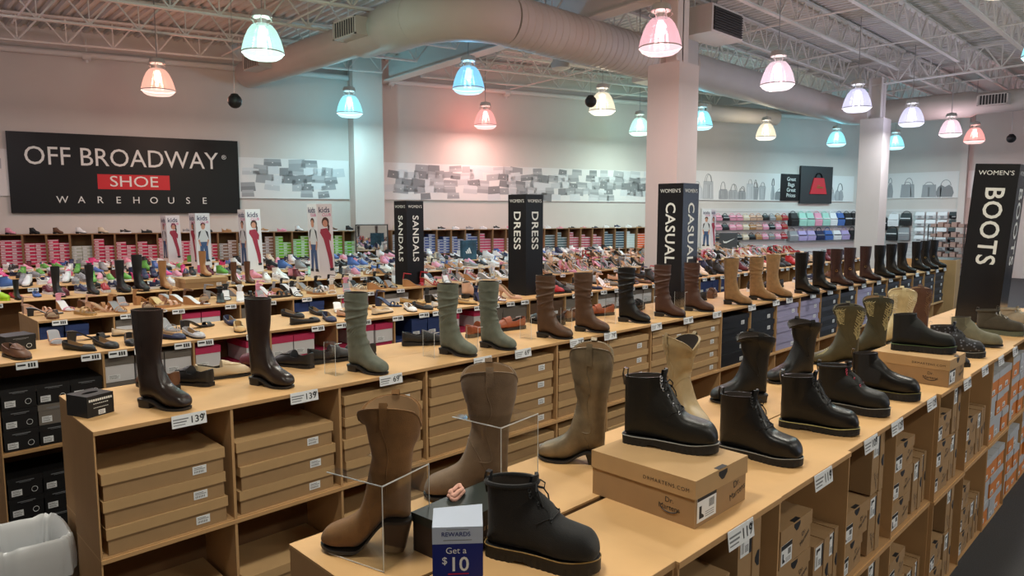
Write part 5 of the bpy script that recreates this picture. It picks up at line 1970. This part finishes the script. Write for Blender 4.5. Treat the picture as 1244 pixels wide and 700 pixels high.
# shoes behind the tall boots, toes to the far aisle
for kind, c, x, y, yaw, lab in (('loafer', 'brown', 1.07, 3.42, 1.9, 'dark brown slipper behind the first tall espresso boot'), ('moccasin', 'black', 1.20, 3.38, 2.0, 'black slipper beside the first tall espresso boot'),
        ('moccasin', 'beige', 1.37, 3.40, -.15, 'beige moccasin between the two espresso tall boots'), ('clog', 'burgundy', 1.56, 3.46, 1.6, 'burgundy clog behind the second espresso boot'),
        ('moccasin', 'black', 1.735, 3.40, 1.9, 'black slip-on right after the second espresso boot'), ('loafer', 'black', 1.94, 3.36, -.1, 'black loafer before the first green suede boot'), ('moccasin', 'black', 2.16, 3.42, 1.6, 'black slip-on behind the first green suede boot'),
        ('loafer', 'black', 2.60, 3.40, -.5, 'black loafer between the first and second green suede boots'), ('loafer', 'rust', 3.07, 3.42, .3, 'rust brown loafer between the green suede boots'), ('loafer', 'rust', 3.36, 3.43, 2.9, 'rust brown loafer before the first worn brown boot'),
        ('clog', 'black', 3.75, 3.42, 2.0, 'black clog behind the worn brown boots'), ('loafer', 'brown', 4.05, 3.42, .2, 'brown loafer behind the worn brown boots'), ('loafer', 'rust', 4.35, 3.42, 2.7, 'rust loafer by the black slouchy boot'),
        ('clog', 'black', 4.85, 3.40, .4, 'black clog behind the chestnut boots'), ('moccasin', 'black', 5.75, 3.42, 2.4, 'black slip-on behind the camel boots'), ('clog', 'brown', 6.1, 3.42, .4, 'brown clog behind the camel boots'), ('sneaker', 'black', 6.9, 3.42, .4, 'black sneaker behind the black tall boots'),
        ('loafer', 'black', 7.4, 3.42, 2.6, 'black loafer behind the black tall boots'), ('sneaker', 'navy', 8.2, 3.42, 2.6, 'navy sneaker behind the brown riding boots'), ('loafer', 'brown', 9.0, 3.42, .6, 'brown loafer behind the brown riding boots')):
    shoe(kind, c, (x, y, 1.0), yaw, lab)

# ------------------------------------------------------------------ the rows of tables behind
ROWS = [  # ordinal, y of front edge, x0, x1
    (2, 4.55, .62, 13.9), (3, 6.18, 1.12, 15.2), (4, 7.70, .95, 16.4), (5, 9.10, 1.15, 12.9), (6, 10.45, 1.3, 8.6), (7, 11.75, 1.6, 5.2)]
def tname(o):
    return '%s shoe table' % nth(o)
rackm = {}
for o_, y0, x0, x1 in ROWS:
    if o_ <= 3:
        n = int((x1 - x0) / .515)
        for i in range(n):
            for lv, z in (('upper', .5), ('lower', 0.)):
                b = place_bin(x0 + .515 * i, y0, z, 0, 'cardboard display bin, %s %s bay facing us on the %s' % (nth(i + 1), lv, tname(o_)))
                b.scale = (PB_SCALE, 1, 1)
            for lv, z in (('upper', .5), ('lower', 0.)):
                b = place_bin(x0 + .515 * (i + 1), y0 + .692, z, PI, 'cardboard display bin, %s %s bay at the back of the %s' % (nth(i + 1), lv, tname(o_)))
                b.scale = (PB_SCALE, 1, 1)
    else:
        w = .80
        n = max(1, int((x1 - x0) / w))
        for i in range(n):
            if o_ not in rackm:
                ob = make_rack(w - .002, .69).obj('display_rack', [KRAFT, KRAFT_LIT, KRAFT_SHADED])
                rackm[o_] = ob
            else:
                ob = rackm[o_].copy()
                COL.objects.link(ob)
            ob.location = (x0 + w * i, y0, 0)
            tag(ob, 'cardboard display rack, %s section of the %s' % (nth(i + 1), tname(o_)), 'display rack')

KEEP = [(4.76, 6.40, .33), (5.0, 4.87, .33), (4.5, 7.85, .30), (4.3, 9.42, .3), (4.15, 10.75, .3), (4.08, 11.95, .3), (8.1, 9.32, .3), (14.78, 7.9, .36), (14.1, 8.0, .3), (13.95, 7.95, .3)]
CUSTOM2 = [(.74, 'moccasin', 'brown'), (1.05, 'pointed_flat', 'black'), (1.19, 'ballet_flat', 'black'), (1.33, 'pointed_flat', 'black'), (1.56, 'ballet_flat', 'navy'), (1.70, 'bow_flat', 'silver'), (2.02, 'ballet_flat', 'gold'), (2.5, 'ballet_flat', 'black'), (2.7, 'ballet_flat', 'navy'),
           (2.9, 'pointed_flat', 'nude'), (3.2, 'ballet_flat', 'cream'), (3.46, 'bow_flat', 'white'), (3.60, 'ballet_flat', 'black')]
def palette(o_, x, r):
    """kinds and colours as they change along the shop."""
    if o_ == 2:
        if x < 4.4:
            return r.choice(['block', 'mule', 'bow_flat', 'pointed_flat', 'block']), r.choice(['gold', 'nude', 'black', 'cream', 'black', 'navy', 'white', 'silver'])
        return r.choice(['pump', 'stiletto', 'block', 'loafer', 'pointed_flat', 'bootie']), r.choice(['black', 'red', 'nude', 'black', 'brown', 'burgundy', 'navy', 'grey', 'cream'])
    if o_ == 3:
        if x < 2.6:
            return r.choice(['block', 'slide', 'mule', 'wedge']), r.choice(['nude', 'tan', 'gold', 'black', 'pink', 'brown'])
        if x < 6.5:
            return r.choice(['block', 'wedge', 'slide', 'stiletto', 'wedge']), r.choice(['white', 'white', 'grey', 'black', 'nude', 'pink', 'black', 'silver', 'cream'])
        return r.choice(['stiletto', 'pump', 'block', 'stiletto']), r.choice(['red', 'nude', 'pink', 'black', 'silver', 'white', 'black', 'grey'])
    if o_ == 4:
        if x < 2.9:
            return r.choice(['sneaker', 'clog', 'sneaker', 'bow_flat']), r.choice(['black', 'burgundy', 'navy', 'red', 'white', 'blue'])
        if x < 4.6:
            return r.choice(['sneaker', 'bootie', 'sneaker', 'hightop']), r.choice(['white', 'pink', 'brown', 'pink', 'burgundy', 'mint', 'lilac', 'white'])
        if x < 9:
            return r.choice(['sneaker', 'slide', 'sneaker', 'wedge']), r.choice(['white', 'white', 'black', 'pink', 'white', 'grey', 'black', 'blue', 'nude'])
        return r.choice(['stiletto', 'pump', 'block', 'slide']), r.choice(['red', 'nude', 'tan', 'black', 'silver', 'black', 'brown', 'white'])
    if x < 4.6:
        return r.choice(['sneaker', 'sneaker', 'hightop', 'clog', 'bootie']), r.choice(['white', 'black', 'navy', 'burgundy', 'pink', 'grey', 'white', 'hot pink', 'blue', 'green'])
    return r.choice(['sneaker', 'sneaker', 'slide', 'hightop']), r.choice(['white', 'black', 'white', 'pink', 'grey', 'navy', 'black', 'blue', 'cream'])
rs = random.Random(21)
PLACED = {}
def clear(o_, x, y, yaw, L=.25, r=.083):
    a = Vector((x, y)) - Vector((math.cos(yaw), math.sin(yaw))) * (L / 2 - .04)
    b = Vector((x, y)) + Vector((math.cos(yaw), math.sin(yaw))) * (L / 2 - .04)
    S = [a + (b - a) * t for t in (0, .33, .66, 1)]
    for T in [t for t in PLACED.setdefault(o_, []) if abs(t[0].x - x) < .5]:
        if any((p - q).length < r for p in S for q in T):
            return False
    PLACED[o_].append(S)
    return True
for o_, y0, x0, x1 in ROWS:
    for line, dy in (('near', .15), ('middle', .36), ('far', .55)) if o_ > 2 else (('near', .15), ('far', .50)):
        x = x0 + .12
        n = 0
        cust = list(CUSTOM2) if (o_ == 2 and line == 'near') else []
        last = -9
        xe = x0 + (int((x1 - x0) / .515) * .515 if o_ <= 3 else int((x1 - x0) / .8) * .8)
        while x < xe - .1:
            if cust:
                x, kind, c = cust.pop(0)
            else:
                kind, c = palette(o_, x, rs)
            yy = y0 + dy + rs.uniform(-.02, .02)
            ok = all(abs(x - kx) > q - .04 or abs(yy - ky) > .30 for kx, ky, q in KEEP)
            if o_ == 4 and line == 'near' and x < 3.7:
                ok = ok and all(abs(x - q) > .14 for q in (1.29, 1.62, 1.91, 2.19, 2.35, 2.60, 2.80, 2.95, 3.10, 3.36, 3.50))
            if o_ == 2 and line == 'far' and x < 1.0:
                ok = False
            if o_ == 4 and line != 'far' and 2.6 < x < 3.38:
                ok = False
            sc_ = .92 if o_ <= 3 else (.80 if x < 4.6 else .92)
            if ok:
                for tr in range(8):
                    yaw = -PI / 2 + rs.uniform(-.5, .7) if rs.random() < .8 else rs.uniform(-.3, .5)
                    if clear(o_, x, yy, yaw, .26 * sc_):
                        break
                else:
                    ok = False
            if ok:
                n += 1
                zz = 1.0
                lab = '%s %s, %s along the %s edge of the %s' % (c, WORDS[kind], nth(n), line if line == 'far' else line, tname(o_))
                shoe(kind, c, (x, yy, zz), yaw, lab, sc_)
                if line == 'near' and (n % 2 or o_ == 2) and x - last > .13:
                    last = x
                    far_tag(x + .02, y0 - .010, .976, 0, 'white price tag below the %s %s, %s along the %s' % (c, WORDS[kind], nth(n), tname(o_)))
            x += rs.uniform(.15, .24) if o_ > 2 else rs.uniform(.18, .27)

# children's tall boots on the fourth table
for x, c, s_, z, lab in ((1.29, 'black', .45, 1.0, 'short black kids boot at the end of the fourth shoe table'), (1.62, 'black', .72, 1.0, 'black kids riding boot, first of four in a row on the fourth shoe table'), (1.91, 'black', .72, 1.0, 'black kids riding boot, second of four in a row on the fourth shoe table'), (2.19, 'black', .80, 1.0, 'black kids riding boot, third of four in a row on the fourth shoe table'),
                         (2.36, 'black', .92, 1.0, 'tallest black kids riding boot, fourth of four in a row on the fourth shoe table'), (2.60, 'tan', .74, 1.0, 'tan kids tall boot next to the black kids riding boots'), (3.02, 'tan', .68, 1.112, 'tan kids tall boot standing on the kraft carton'),
                         (3.36, 'brown', .62, 1.0, 'brown kids tall boot beside the kraft carton'), (3.52, 'brown', .62, 1.0, 'brown kids tall boot second from the kraft carton')):
    shoe('kidboot', c, (x, 7.86, z), -PI / 2 + .25, lab, s_)
kb = put_box(KB, (2.98, 7.74, 1.0), 0, 'kraft carton on the fourth shoe table carrying a tan kids boot')
shoe('clog', 'lime', (1.17, 7.95, 1.0), -1.2, 'lime green clog at the end of the fourth shoe table', .8)
shoe('wedge', 'red', (4.68, 6.27, 1.0), -.4, 'red wedge sandal at the foot of the sandals sign')
shoe('block', 'red', (4.90, 6.25, 1.0), -.9, 'second red sandal at the foot of the sandals sign')
shoe('loafer', 'red', (5.22, 4.68, 1.0), -.2, 'red loafer at the foot of the dress sign')
shoe('block', 'nude', (1.62, 6.42, 1.0), -.6, 'nude heeled sandal at the near end of the third shoe table', .95)
put_box(BB, (.80, 4.90, 1.0), .2, 'black shoe box standing on the second shoe table', scale=(.9, .5, .8))

# boxes visible in the second and third tables
rb = random.Random(5)
for o_, y0, x0, x1 in ROWS[:2]:
    n = int((x1 - x0) / .515)
    for i in range(16 if o_ == 2 else 9):
        for lv, z in ((('upper', .5075), ('lower', .0075)) if (o_ == 2 and i < 3) else (('upper', .5075),)):
            x = x0 + .515 * i
            where = '%s %s bay of %s' % (nth(i + 1), lv, nth(o_) + ' shoe table')
            if o_ == 2 and i == 0:
                for c in range(3):
                    for k in range(3 if lv == 'upper' else 2 + (c < 2)):
                        grey = (c == 1 and k == 1 and lv == 'upper')
                        put_box(BB, (x + .094 + .165 * c, y0 + .004 + .004 * c, z + .1165 * k), 0, '%s shoe box, %s up, %s stack, %s' % ('grey' if grey else 'black', nth(k + 1), nth(c + 1), where),
                                cols={'tray': {0: GREYC}, 'lid': {0: GREYC}} if grey else None, scale=(.93, 1, 1))
                continue
            pal = rb.choice(['pink', 'pink', 'grey', 'navy', 'white', 'pink']) if x < 4.5 else rb.choice(['navy', 'white', 'grey', 'white', 'brown', 'grey'])
            ct = {'pink': (WHC, PINKC, 'crimson lidded'), 'grey': (GREYC, GREYC, 'grey'), 'navy': (NAVYC, NAVYC, 'navy'), 'white': (WHC, GREYC, 'white'), 'brown': (DKBR, DKBR, 'dark brown')}[pal]
            for c in range(3):
                for k in range(rb.choice((2, 3, 3, 3))):
                    if o_ == 3 and c == 2:
                        continue
                    put_box(SB, (x + .092 + .1655 * c, y0 + .010 + rb.uniform(0, .02), z + .147 * k), rb.uniform(-.006, .006), '%s shoe box, %s up, %s stack, %s' % (ct[2], nth(k + 1), nth(c + 1), where),
                            cols={'tray': {0: ct[0]}, 'lid': {0: ct[1]}}, scale=(.94, 1, 1.31))

# ------------------------------------------------------------------ standing category signs
def tower(loc, w, h, word, top, lab, rot=(0, 0, 0), tsize=.16, m=SIGN_BLACK):
    r = thing('category_sign', lab, 'sign', loc)
    r.rotation_euler = rot
    part('column', MB().box(0, w, 0, w, 0, h), m, r)
    if word:
        # front face (towards -y) and end face (towards -x)
        for fx in (0, 1):
            ry = (PI / 2, 0, 0) if fx == 0 else (PI / 2, 0, -PI / 2)
            def P(u, z):
                return (u, -.002, z) if fx == 0 else (-.002, w - u, z)
            text(top, r, P(w / 2, h - .065), ry, .045, SIGN_WHITE, width=w * .80)
            L = text(word, r, P(w / 2, h - .16), ry, tsize, SIGN_WHITE, bold=.015, spacing=1.08, align='LEFT')
            # reads downwards
            L.rotation_euler = Euler((PI / 2, math.radians(90), 0 if fx == 0 else -PI / 2), 'XYZ') if fx == 0 else (Matrix.Rotation(-PI / 2, 3, 'Z') @ Matrix.Rotation(PI / 2, 3, 'Y') @ Matrix.Rotation(PI / 2, 3, 'X')).to_euler()
            if fx == 0:
                L.rotation_euler = (Matrix.Rotation(PI / 2, 3, 'Y') @ Matrix.Rotation(PI / 2, 3, 'X')).to_euler()
    return r
tower((4.65, 6.36, 1.0), .235, .945, 'SANDALS', 'WOMEN\u2019S', 'black four sided sandals sign standing on the third shoe table', tsize=.115)
tower((4.895, 4.755, 1.0), .245, .99, 'DRESS', 'WOMEN\u2019S', 'black four sided dress sign standing on the second shoe table', tsize=.13)
tower((5.215, 3.215, 1.0), .25, 1.06, 'CASUAL', 'WOMEN\u2019S', 'black four sided casual sign standing behind the chestnut boots', tsize=.135, m=mat('sign_gloss_black', rgb(22, 23, 27), .22))
tower((6.02, 1.09, 1.0), .27, 1.15, 'BOOTS', 'WOMEN\u2019S', 'large black boots sign leaning on the nearer gondola', rot=(math.radians(3.4), 0, 0), tsize=.165, m=mat('sign_gloss_black', rgb(22, 23, 27), .22))

# children's club signs: white columns printed with a girl in red and a boy in a baseball tee
SKIN = mat('print_skin', rgb(196, 140, 116), .6)
PR = {'hair': mat('print_hair', rgb(70, 44, 34), .6), 'red': mat('print_red', rgb(158, 44, 66), .6), 'jean': mat('print_denim', rgb(58, 82, 122), .6), 'tee': mat('print_tee', rgb(206, 206, 208), .6), 'dark': mat('print_dark', rgb(40, 42, 50), .6), 'navy': mat('print_navy', rgb(40, 34, 84), .6), 'pinkt': mat('print_pink', rgb(206, 84, 140), .6)}
def flat_poly(mb, pts, mi):
    mb.add([(x, 0, z) for x, z in pts], [tuple(range(len(pts)))], mi)
def oval(cx, cz, a, b, n=14):
    return [(cx + a * math.cos(2 * PI * k / n), cz + b * math.sin(2 * PI * k / n)) for k in range(n)]
def kid(girl):
    mb = MB()
    if girl:
        flat_poly(mb, oval(.005, .545, .046, .055), 1)
        flat_poly(mb, [(.03, .56), (.055, .50), (.05, .44), (.03, .46)], 1)
        mb.v = [(x, y, z) for x, y, z in mb.v]
        o = MB()
        o.ext(mb)
        flat_poly(o, [(-.06, .47), (.02, .48), (.045, .44), (.04, .36), (.05, .27), (.075, .14), (.075, .03), (.04, .02), (.02, .15), (-.01, .28), (-.03, .36), (-.07, .43)], 2)
        flat_poly(o, [(.04, .45), (.07, .40), (.06, .33), (.03, .36)], 2)
        flat_poly(o, oval(.0, .53, .031, .040), 0)
        flat_poly(o, [(.03, .03), (.085, .03), (.08, .0), (.035, .0)], 5)
        mb = o
    else:
        flat_poly(mb, oval(0, .56, .037, .035), 1)
        flat_poly(mb, [(-.07, .45), (-.02, .48), (.02, .48), (.07, .45), (.06, .30), (-.06, .30)], 4)
        flat_poly(mb, [(-.07, .45), (-.03, .475), (-.055, .40), (-.085, .33)], 5)
        flat_poly(mb, [(.07, .45), (.03, .475), (.055, .40), (.085, .33)], 5)
        flat_poly(mb, [(-.055, .30), (.055, .30), (.065, .03), (.02, .03), (0, .22), (-.025, .03), (-.065, .03)], 3)
        flat_poly(mb, oval(0, .53, .030, .042), 0)
        flat_poly(mb, [(-.085, .33), (-.06, .34), (-.04, .24), (-.06, .24)], 0)
        flat_poly(mb, [(.085, .33), (.06, .34), (.04, .24), (.06, .24)], 0)
        flat_poly(mb, [(-.075, .03), (-.02, .03), (-.02, 0), (-.085, 0)], 5)
        flat_poly(mb, [(.075, .03), (.02, .03), (.02, 0), (.085, 0)], 5)
    # lay each patch a hair in front of the last so print edges stay crisp
    off, done = {}, {}
    v = [list(p) for p in mb.v]
    for k, f in enumerate(mb.f):
        for i in f:
            v[i][1] = -.0006 * k
    mb.v = [tuple(p) for p in v]
    return mb
KID_M = [SKIN, PR['hair'], PR['red'], PR['jean'], PR['tee'], PR['dark']]
SIGNW = mat('sign_board_white', rgb(222, 218, 222), .5)
def kids_sign(x, y, lab, flip, rz, h=.95, lean=0.):
    w = .215
    r = thing('kids_sign', lab, 'sign', (x, y, 1.0), rz)
    r.rotation_euler = (0, lean, rz)
    part('column', MB().box(0, w, 0, w, 0, h), SIGNW, r)
    for fx in (0, 1):
        o = part('printed_child', kid(bool(fx) == flip), KID_M, r)
        s = 1.15 * h / .95
        o.scale = (s, 1, s)
        if fx == 0:
            o.location = (w / 2, -.001, .09)
        else:
            o.location = (-.001, w / 2, .09)
            o.rotation_euler = (0, 0, -PI / 2)
        ry = FR if fx == 0 else (PI / 2, 0, -PI / 2)
        q = (lambda u, z: (u, -.002, z)) if fx == 0 else (lambda u, z: (-.002, w - u, z))
        text('kids', r, q(w * .48, h - .075), ry, .10, PR['navy'], bold=.01)
        text('CLUB', r, q(w * .62, h - .135), ry, .05, PR['pinkt'], bold=.01)
kids_sign(4.37, 7.78, 'white kids club sign with girl in red, standing on the fourth shoe table', False, .05, .92, -.03)
kids_sign(4.16, 9.32, 'white kids club sign with girl in red, standing on the fifth shoe table', False, .05, .86, -.03)
kids_sign(3.98, 10.66, 'white kids club sign showing the boy in denim jeans', True, .05, .81, -.01)
kids_sign(3.98, 11.85, 'white kids club sign furthest from us before the red box cabinets', False, .05, .77, -.03)
kids_sign(14.0, 7.92, 'white kids club sign beside the casual sign near the bag wall', False, .0, .90)

# two small brand posters on the tables
ap = thing('poster_box', 'dark teal poster box with three slanted bars on the fifth shoe table', 'poster', (7.95, 9.26, 1.0), .0)
part('board', MB().box(0, .33, 0, .06, 0, .34), mat('poster_teal', rgb(34, 74, 92), .5, noise=.5, nscale=6), ap)
ab = MB()
for i, hh_ in enumerate((.045, .075, .105)):
    x = .09 + .045 * i
    ab.prism([(x, .11), (x + .03, .11), (x + .03 - hh_ * .45, .11 + hh_), (x - hh_ * .45, .11 + hh_ * .82)], -.003, 0)
part('emblem', ab, SIGN_WHITE, ap)
np_ = thing('poster_box', 'dark grey poster board with a white tick mark near the bag wall', 'poster', (14.78, 7.90, 1.0), -PI / 2 + .75)
part('board', MB().box(-.2, .2, 0, .05, 0, .37), mat('poster_grey', rgb(62, 64, 66), .5), np_)
part('emblem', MB().prism([(-.13, .20), (-.11, .14), (-.05, .135), (.15, .25), (-.04, .175), (-.09, .17)], -.003, 0), SIGN_WHITE, np_)

# ------------------------------------------------------------------ cabinets along the long wall with small boxes
def wcab():
    mb = MB()
    w, d, t = .332, .34, .012
    mb.box(0, t, -d, 0, 0, 1.46, 0)
    mb.box(w - t, w, -d, 0, 0, 1.46, 0)
    mb.box(t, w - t, -.012, 0, 0, 1.46, 1)
    for z in (.0, .47, .94, 1.448):
        mb.box(t, w - t, -d, -.012, z, z + .012, 0)
    return mb
CABM = mat('cabinet_board', rgb(140, 104, 70), .8)
cabp = None
BOXP = MB()
BOXP.box(0, .15, -.24, 0, 0, .058, 0)
BOXP.box(.0, .15, -.2412, -.24, .04, .052, 1)
BOXP.box(.01, .07, -.2412, -.24, .008, .024, 1)
boxp = None
ZONES = [(-9, 1.0, (198, 46, 84), 'raspberry'), (1.0, 1.34, (176, 180, 168), 'grey green'), (1.34, 3.4, (204, 44, 80), 'raspberry'), (3.4, 4.5, (140, 108, 92), 'taupe'), (4.5, 6.1, (120, 190, 50), 'bright green'), (6.1, 7.2, (52, 66, 92), 'slate blue'), (7.2, 8.6, (84, 100, 160), 'periwinkle'),
         (8.6, 9.3, (210, 84, 118), 'pink'), (9.3, 9.8, (196, 160, 158), 'pale rose'), (9.8, 10.4, (216, 64, 88), 'red pink'), (10.4, 11.2, (86, 104, 108), 'grey'), (11.2, 11.9, (190, 90, 104), 'rose'), (11.9, 12.6, (58, 80, 96), 'dark teal'), (12.6, 12.9, (206, 212, 210), 'white'), (12.9, 13.9, (236, 98, 40), 'orange'), (13.9, 20, (206, 70, 74), 'red')]
rw = random.Random(77)
far_boxes = MB()
far_m = []
nbox = 0
s = -1.35
ci = 0
tops = ['bootie', 'sneaker', 'hightop', 'bootie', 'clog', 'sneaker']
while s < 14.2:
    if 5.98 < s + .166 < 6.75:
        s += .335
        continue
    ci += 1
    if cabp is None:
        cabp = wcab().obj('wall_cabinet', [CABM, KRAFT_SHADED])
        o = cabp
    else:
        o = cabp.copy()
        COL.objects.link(o)
    o.location = wallp(s, .01)
    o.rotation_euler = (0, 0, WANG)
    tag(o, 'narrow brown wall cabinet, %s along the long back wall' % nth(ci), 'cabinet')
    z_ = next(z for z in ZONES if z[0] <= s + .16 < z[1])
    bm = mat('small_carton_' + z_[3].replace(' ', '_'), rgb(*z_[2]), .6)
    for st in (0, 1):
        nst = rw.randint(5, 7)
        for k in range(nst):
            if nbox < 286 and s > -.2:
                if boxp is None:
                    boxp = BOXP.obj('small_shoe_box', [bm, WHITE])
                    b = boxp
                else:
                    b = boxp.copy()
                    COL.objects.link(b)
                    recolour(b, {0: bm})
                b.location = wallp(s + .014 + .154 * st + rw.uniform(-.001, .001), .03 + rw.uniform(0, .015), .953 + .059 * k)
                b.rotation_euler = (0, 0, WANG)
                tag(b, 'small %s shoe box, %s up in the %s stack of the %s wall cabinet' % (z_[3], nth(k + 1), nth(st + 1), nth(ci)), 'shoe box')
                nbox += 1
            elif s >= 0:
                if bm not in far_m:
                    far_m.append(bm)
                i = far_m.index(bm) + 1
                M = Matrix.Translation(wallp(s + .014 + .154 * st, .03, .953 + .059 * k)) @ Matrix.Rotation(WANG, 4, 'Z')
                far_boxes.box(0, .15, -.24, 0, 0, .058, i, M)
                far_boxes.box(0, .15, -.2412, -.24, .04, .052, 0, M)
    if s > -.3:
        c = rw.choice(['tan', 'brown', 'black', 'grey', 'cream', 'white', 'pink']) if s < 7 else rw.choice(['white', 'black', 'grey', 'pink', 'navy', 'white'])
        kd = rw.choice(tops) if s < 7 else rw.choice(['sneaker', 'slide', 'sneaker'])
        shoe(kd, c, wallp(s + .17, .20, 1.46), WANG - .1 + rw.uniform(-.3, .3), '%s %s on top of the %s wall cabinet' % (c, WORDS[kd], nth(ci)), .66)
    s += .335
fb = far_boxes.obj('small_shoe_boxes', [WHITE] + far_m)
tag(fb, 'more small coloured shoe boxes filling the cabinets further along the back wall', 'shoe boxes', None, 'stuff')

# ------------------------------------------------------------------ bag wall
SLAT = mat('slatwall_white', rgb(212, 208, 206), .6)
sw = MB()
sw.box(0, 7.0, -.02, 0, 0, 1.95, 0)
for i in range(14):
    sw.box(0, 7.0, -.026, -.02, .30 + .12 * i, .304 + .12 * i, 1)
o = sw.obj('slatwall_panel', [SLAT, MIDINK])
o.location = wallp(15.45, .01)
o.rotation_euler = (0, 0, WANG)
tag(o, 'white slatted panel holding bags along the back wall', 'wall panel')
sw2 = MB()
sw2.box(0, 2.4, -.02, 0, 0, 1.95, 0)
for i in range(14):
    sw2.box(0, 2.4, -.026, -.02, .30 + .12 * i, .304 + .12 * i, 1)
o = sw2.obj('slatwall_panel', [SLAT, MIDINK])
o.location = (23.88, 7.75, 0)
o.rotation_euler = (0, 0, -PI / 2)
tag(o, 'white slatted panel holding bags on the end wall', 'wall panel')
def bagp(name, w, h, d, strap):
    mb = MB()
    mb.grid([[(-w / 2, -d, 0), (w / 2, -d, 0), (w / 2, 0, 0), (-w / 2, 0, 0)], [(-w * .52, -d * 1.1, h * .4), (w * .52, -d * 1.1, h * .4), (w * .52, 0, h * .4), (-w * .52, 0, h * .4)], [(-w * .42, -d * .6, h), (w * .42, -d * .6, h), (w * .42, 0, h), (-w * .42, 0, h)]], 0, True, True, True)
    mb.tube([(w * .32 * math.cos(t), -d * .3, h + strap * math.sin(t)) for t in [PI * k / 8 for k in range(9)]], .010, 5, 0)
    mb.box(-w * .46, w * .46, -d * 1.16, -d * .6, h * .52, h * .60, 1)
    return mb
FBG = {}
def bag(kind, c, c2, loc, rz, lab, s=1.):
    if kind not in FBG:
        p = {'handbag': lambda: bagp('handbag', .26, .17, .10, .06), 'backpack': lambda: bagp('backpack', .30, .38, .14, .05), 'tote_bag': lambda: bagp('tote_bag', .34, .28, .12, .10)}[kind]()
        FBG[kind] = p.obj('hanging_' + kind, [cm(c), cm(c2)])
        o = FBG[kind]
    else:
        o = FBG[kind].copy()
        COL.objects.link(o)
    recolour(o, {0: cm(c), 1: cm(c2)})
    o.location = loc
    o.rotation_euler = (0, 0, rz)
    o.scale = (s,) * 3
    return tag(o, lab, 'bag')
rg_ = random.Random(31)
for ri, z in enumerate((1.62, 1.36, 1.08)):
    s = 15.75
    n = 0
    while s < 18.6:
        n += 1
        c = ['black', 'black', 'pink', 'white', 'cream', 'nude', 'black', 'grey', 'pink', 'red'][min(9, int((s - 15.75) / .3))] if rg_.random() < .75 else rg_.choice(['white', 'pink', 'black', 'tan'])
        bag('handbag', c, rg_.choice(['white', 'gold', 'black']), wallp(s, .04, z), WANG, '%s handbag, %s along the %s row on the bag wall' % (c, nth(n), nth(ri + 1)), .85)
        s += .255
for ri, (z, kk) in enumerate(((1.45, 'backpack'), (1.02, 'tote_bag'))):
    s = 18.9
    n = 0
    while s < 22.3:
        n += 1
        c = (['black', 'mint', 'mint', 'pink', 'mint', 'white', 'blue', 'black', 'black', 'grey', 'hot pink', 'hot pink'] if ri == 0 else ['grey', 'lilac', 'lilac', 'navy', 'blue', 'white', 'lilac', 'black', 'mint', 'black'])[(n - 1) % (12 if ri == 0 else 10)]
        bag(kk, c, rg_.choice(['white', 'black', 'grey']), wallp(s, .04, z), WANG, '%s %s, %s along the big bag rows of the back wall, %s row' % (c, kk.replace('_', ' '), nth(n), 'upper' if ri == 0 else 'lower'))
        s += .335 if ri == 0 else .38
for n, (y, z, c) in enumerate(((7.5, 1.3, 'black'), (7.17, 1.42, 'white'), (6.83, 1.45, 'black'), (7.2, .98, 'black'), (6.85, 1.0, 'grey'))):
    bag('backpack', c, 'white', (23.84, y, z), -PI / 2, '%s backpack hung on the end wall, %s in the cluster' % (c, nth(n + 1)))
pk = MB()
pk.grid([[(-.12, -.07, 0), (.12, -.07, 0), (.12, 0, 0), (-.12, 0, 0)], [(-.13, -.11, .10), (.13, -.11, .10), (.13, 0, .10), (-.13, 0, .10)], [(-.12, -.06, .20), (.12, -.06, .20), (.12, 0, .20), (-.12, 0, .20)]], 0, True, True, True)
pk.box(-.05, .05, -.112, -.108, .04, .08, 1)
pko = None
for ri in range(5):
    for c in range(4):
        col = 'black' if c == 3 else 'white'
        if pko is None:
            pko = pk.obj('hanging_sock_pack', [cm('white'), cm('grey')])
            o = pko
        else:
            o = pko.copy()
            COL.objects.link(o)
        recolour(o, {0: cm(col)})
        o.location = (23.84, 6.45 - .30 * c, 1.66 - .235 * ri)
        o.rotation_euler = (0, 0, -PI / 2)
        tag(o, '%s folded pack, %s across in the %s row on the end wall' % (col, nth(c + 1), nth(ri + 1)), 'sock pack')

# wire rack at the end of the shop and a tall carton closing the first table
wr = thing('wire_rack', 'dark wire shelf rack with folded goods by the end wall post', 'rack', (22.6, 5.0, 0))
g = MB()
for x in (0, .5):
    for y in (0, .9):
        g.cyl((x, y, 0), (x, y, 1.5), .015, 6)
part('frame', g, mat('dark_frame', rgb(50, 46, 44), .5), wr)
for i in range(5):
    part('shelf', MB().box(0, .5, 0, .9, .3 + .28 * i, .315 + .28 * i), mat('rack_shelf', rgb(96, 84, 76), .6), wr)
    p_ = MB()
    for k in range(5):
        p_.box(.04, .42, .04 + .17 * k, .17 + .17 * k, .316 + .28 * i, .40 + .28 * i + .05 * (k % 2))
    part('folded_goods', p_, plain(150, 126, 116), wr)
ct = thing('tall_carton', 'tall folded cardboard sheet closing the end of the tall boots table', 'carton', (12.06, 2.75, 0))
part('panel', MB().box(0, .03, 0, .80, 0, 1.11), KRAFT, ct)
part('flap', MB().box(.03, .26, 0, .02, 0, 1.11), KRAFT_BOX, ct)

for p in FP.values():          # the patterns themselves are not part of the shop
    bpy.data.objects.remove(p)
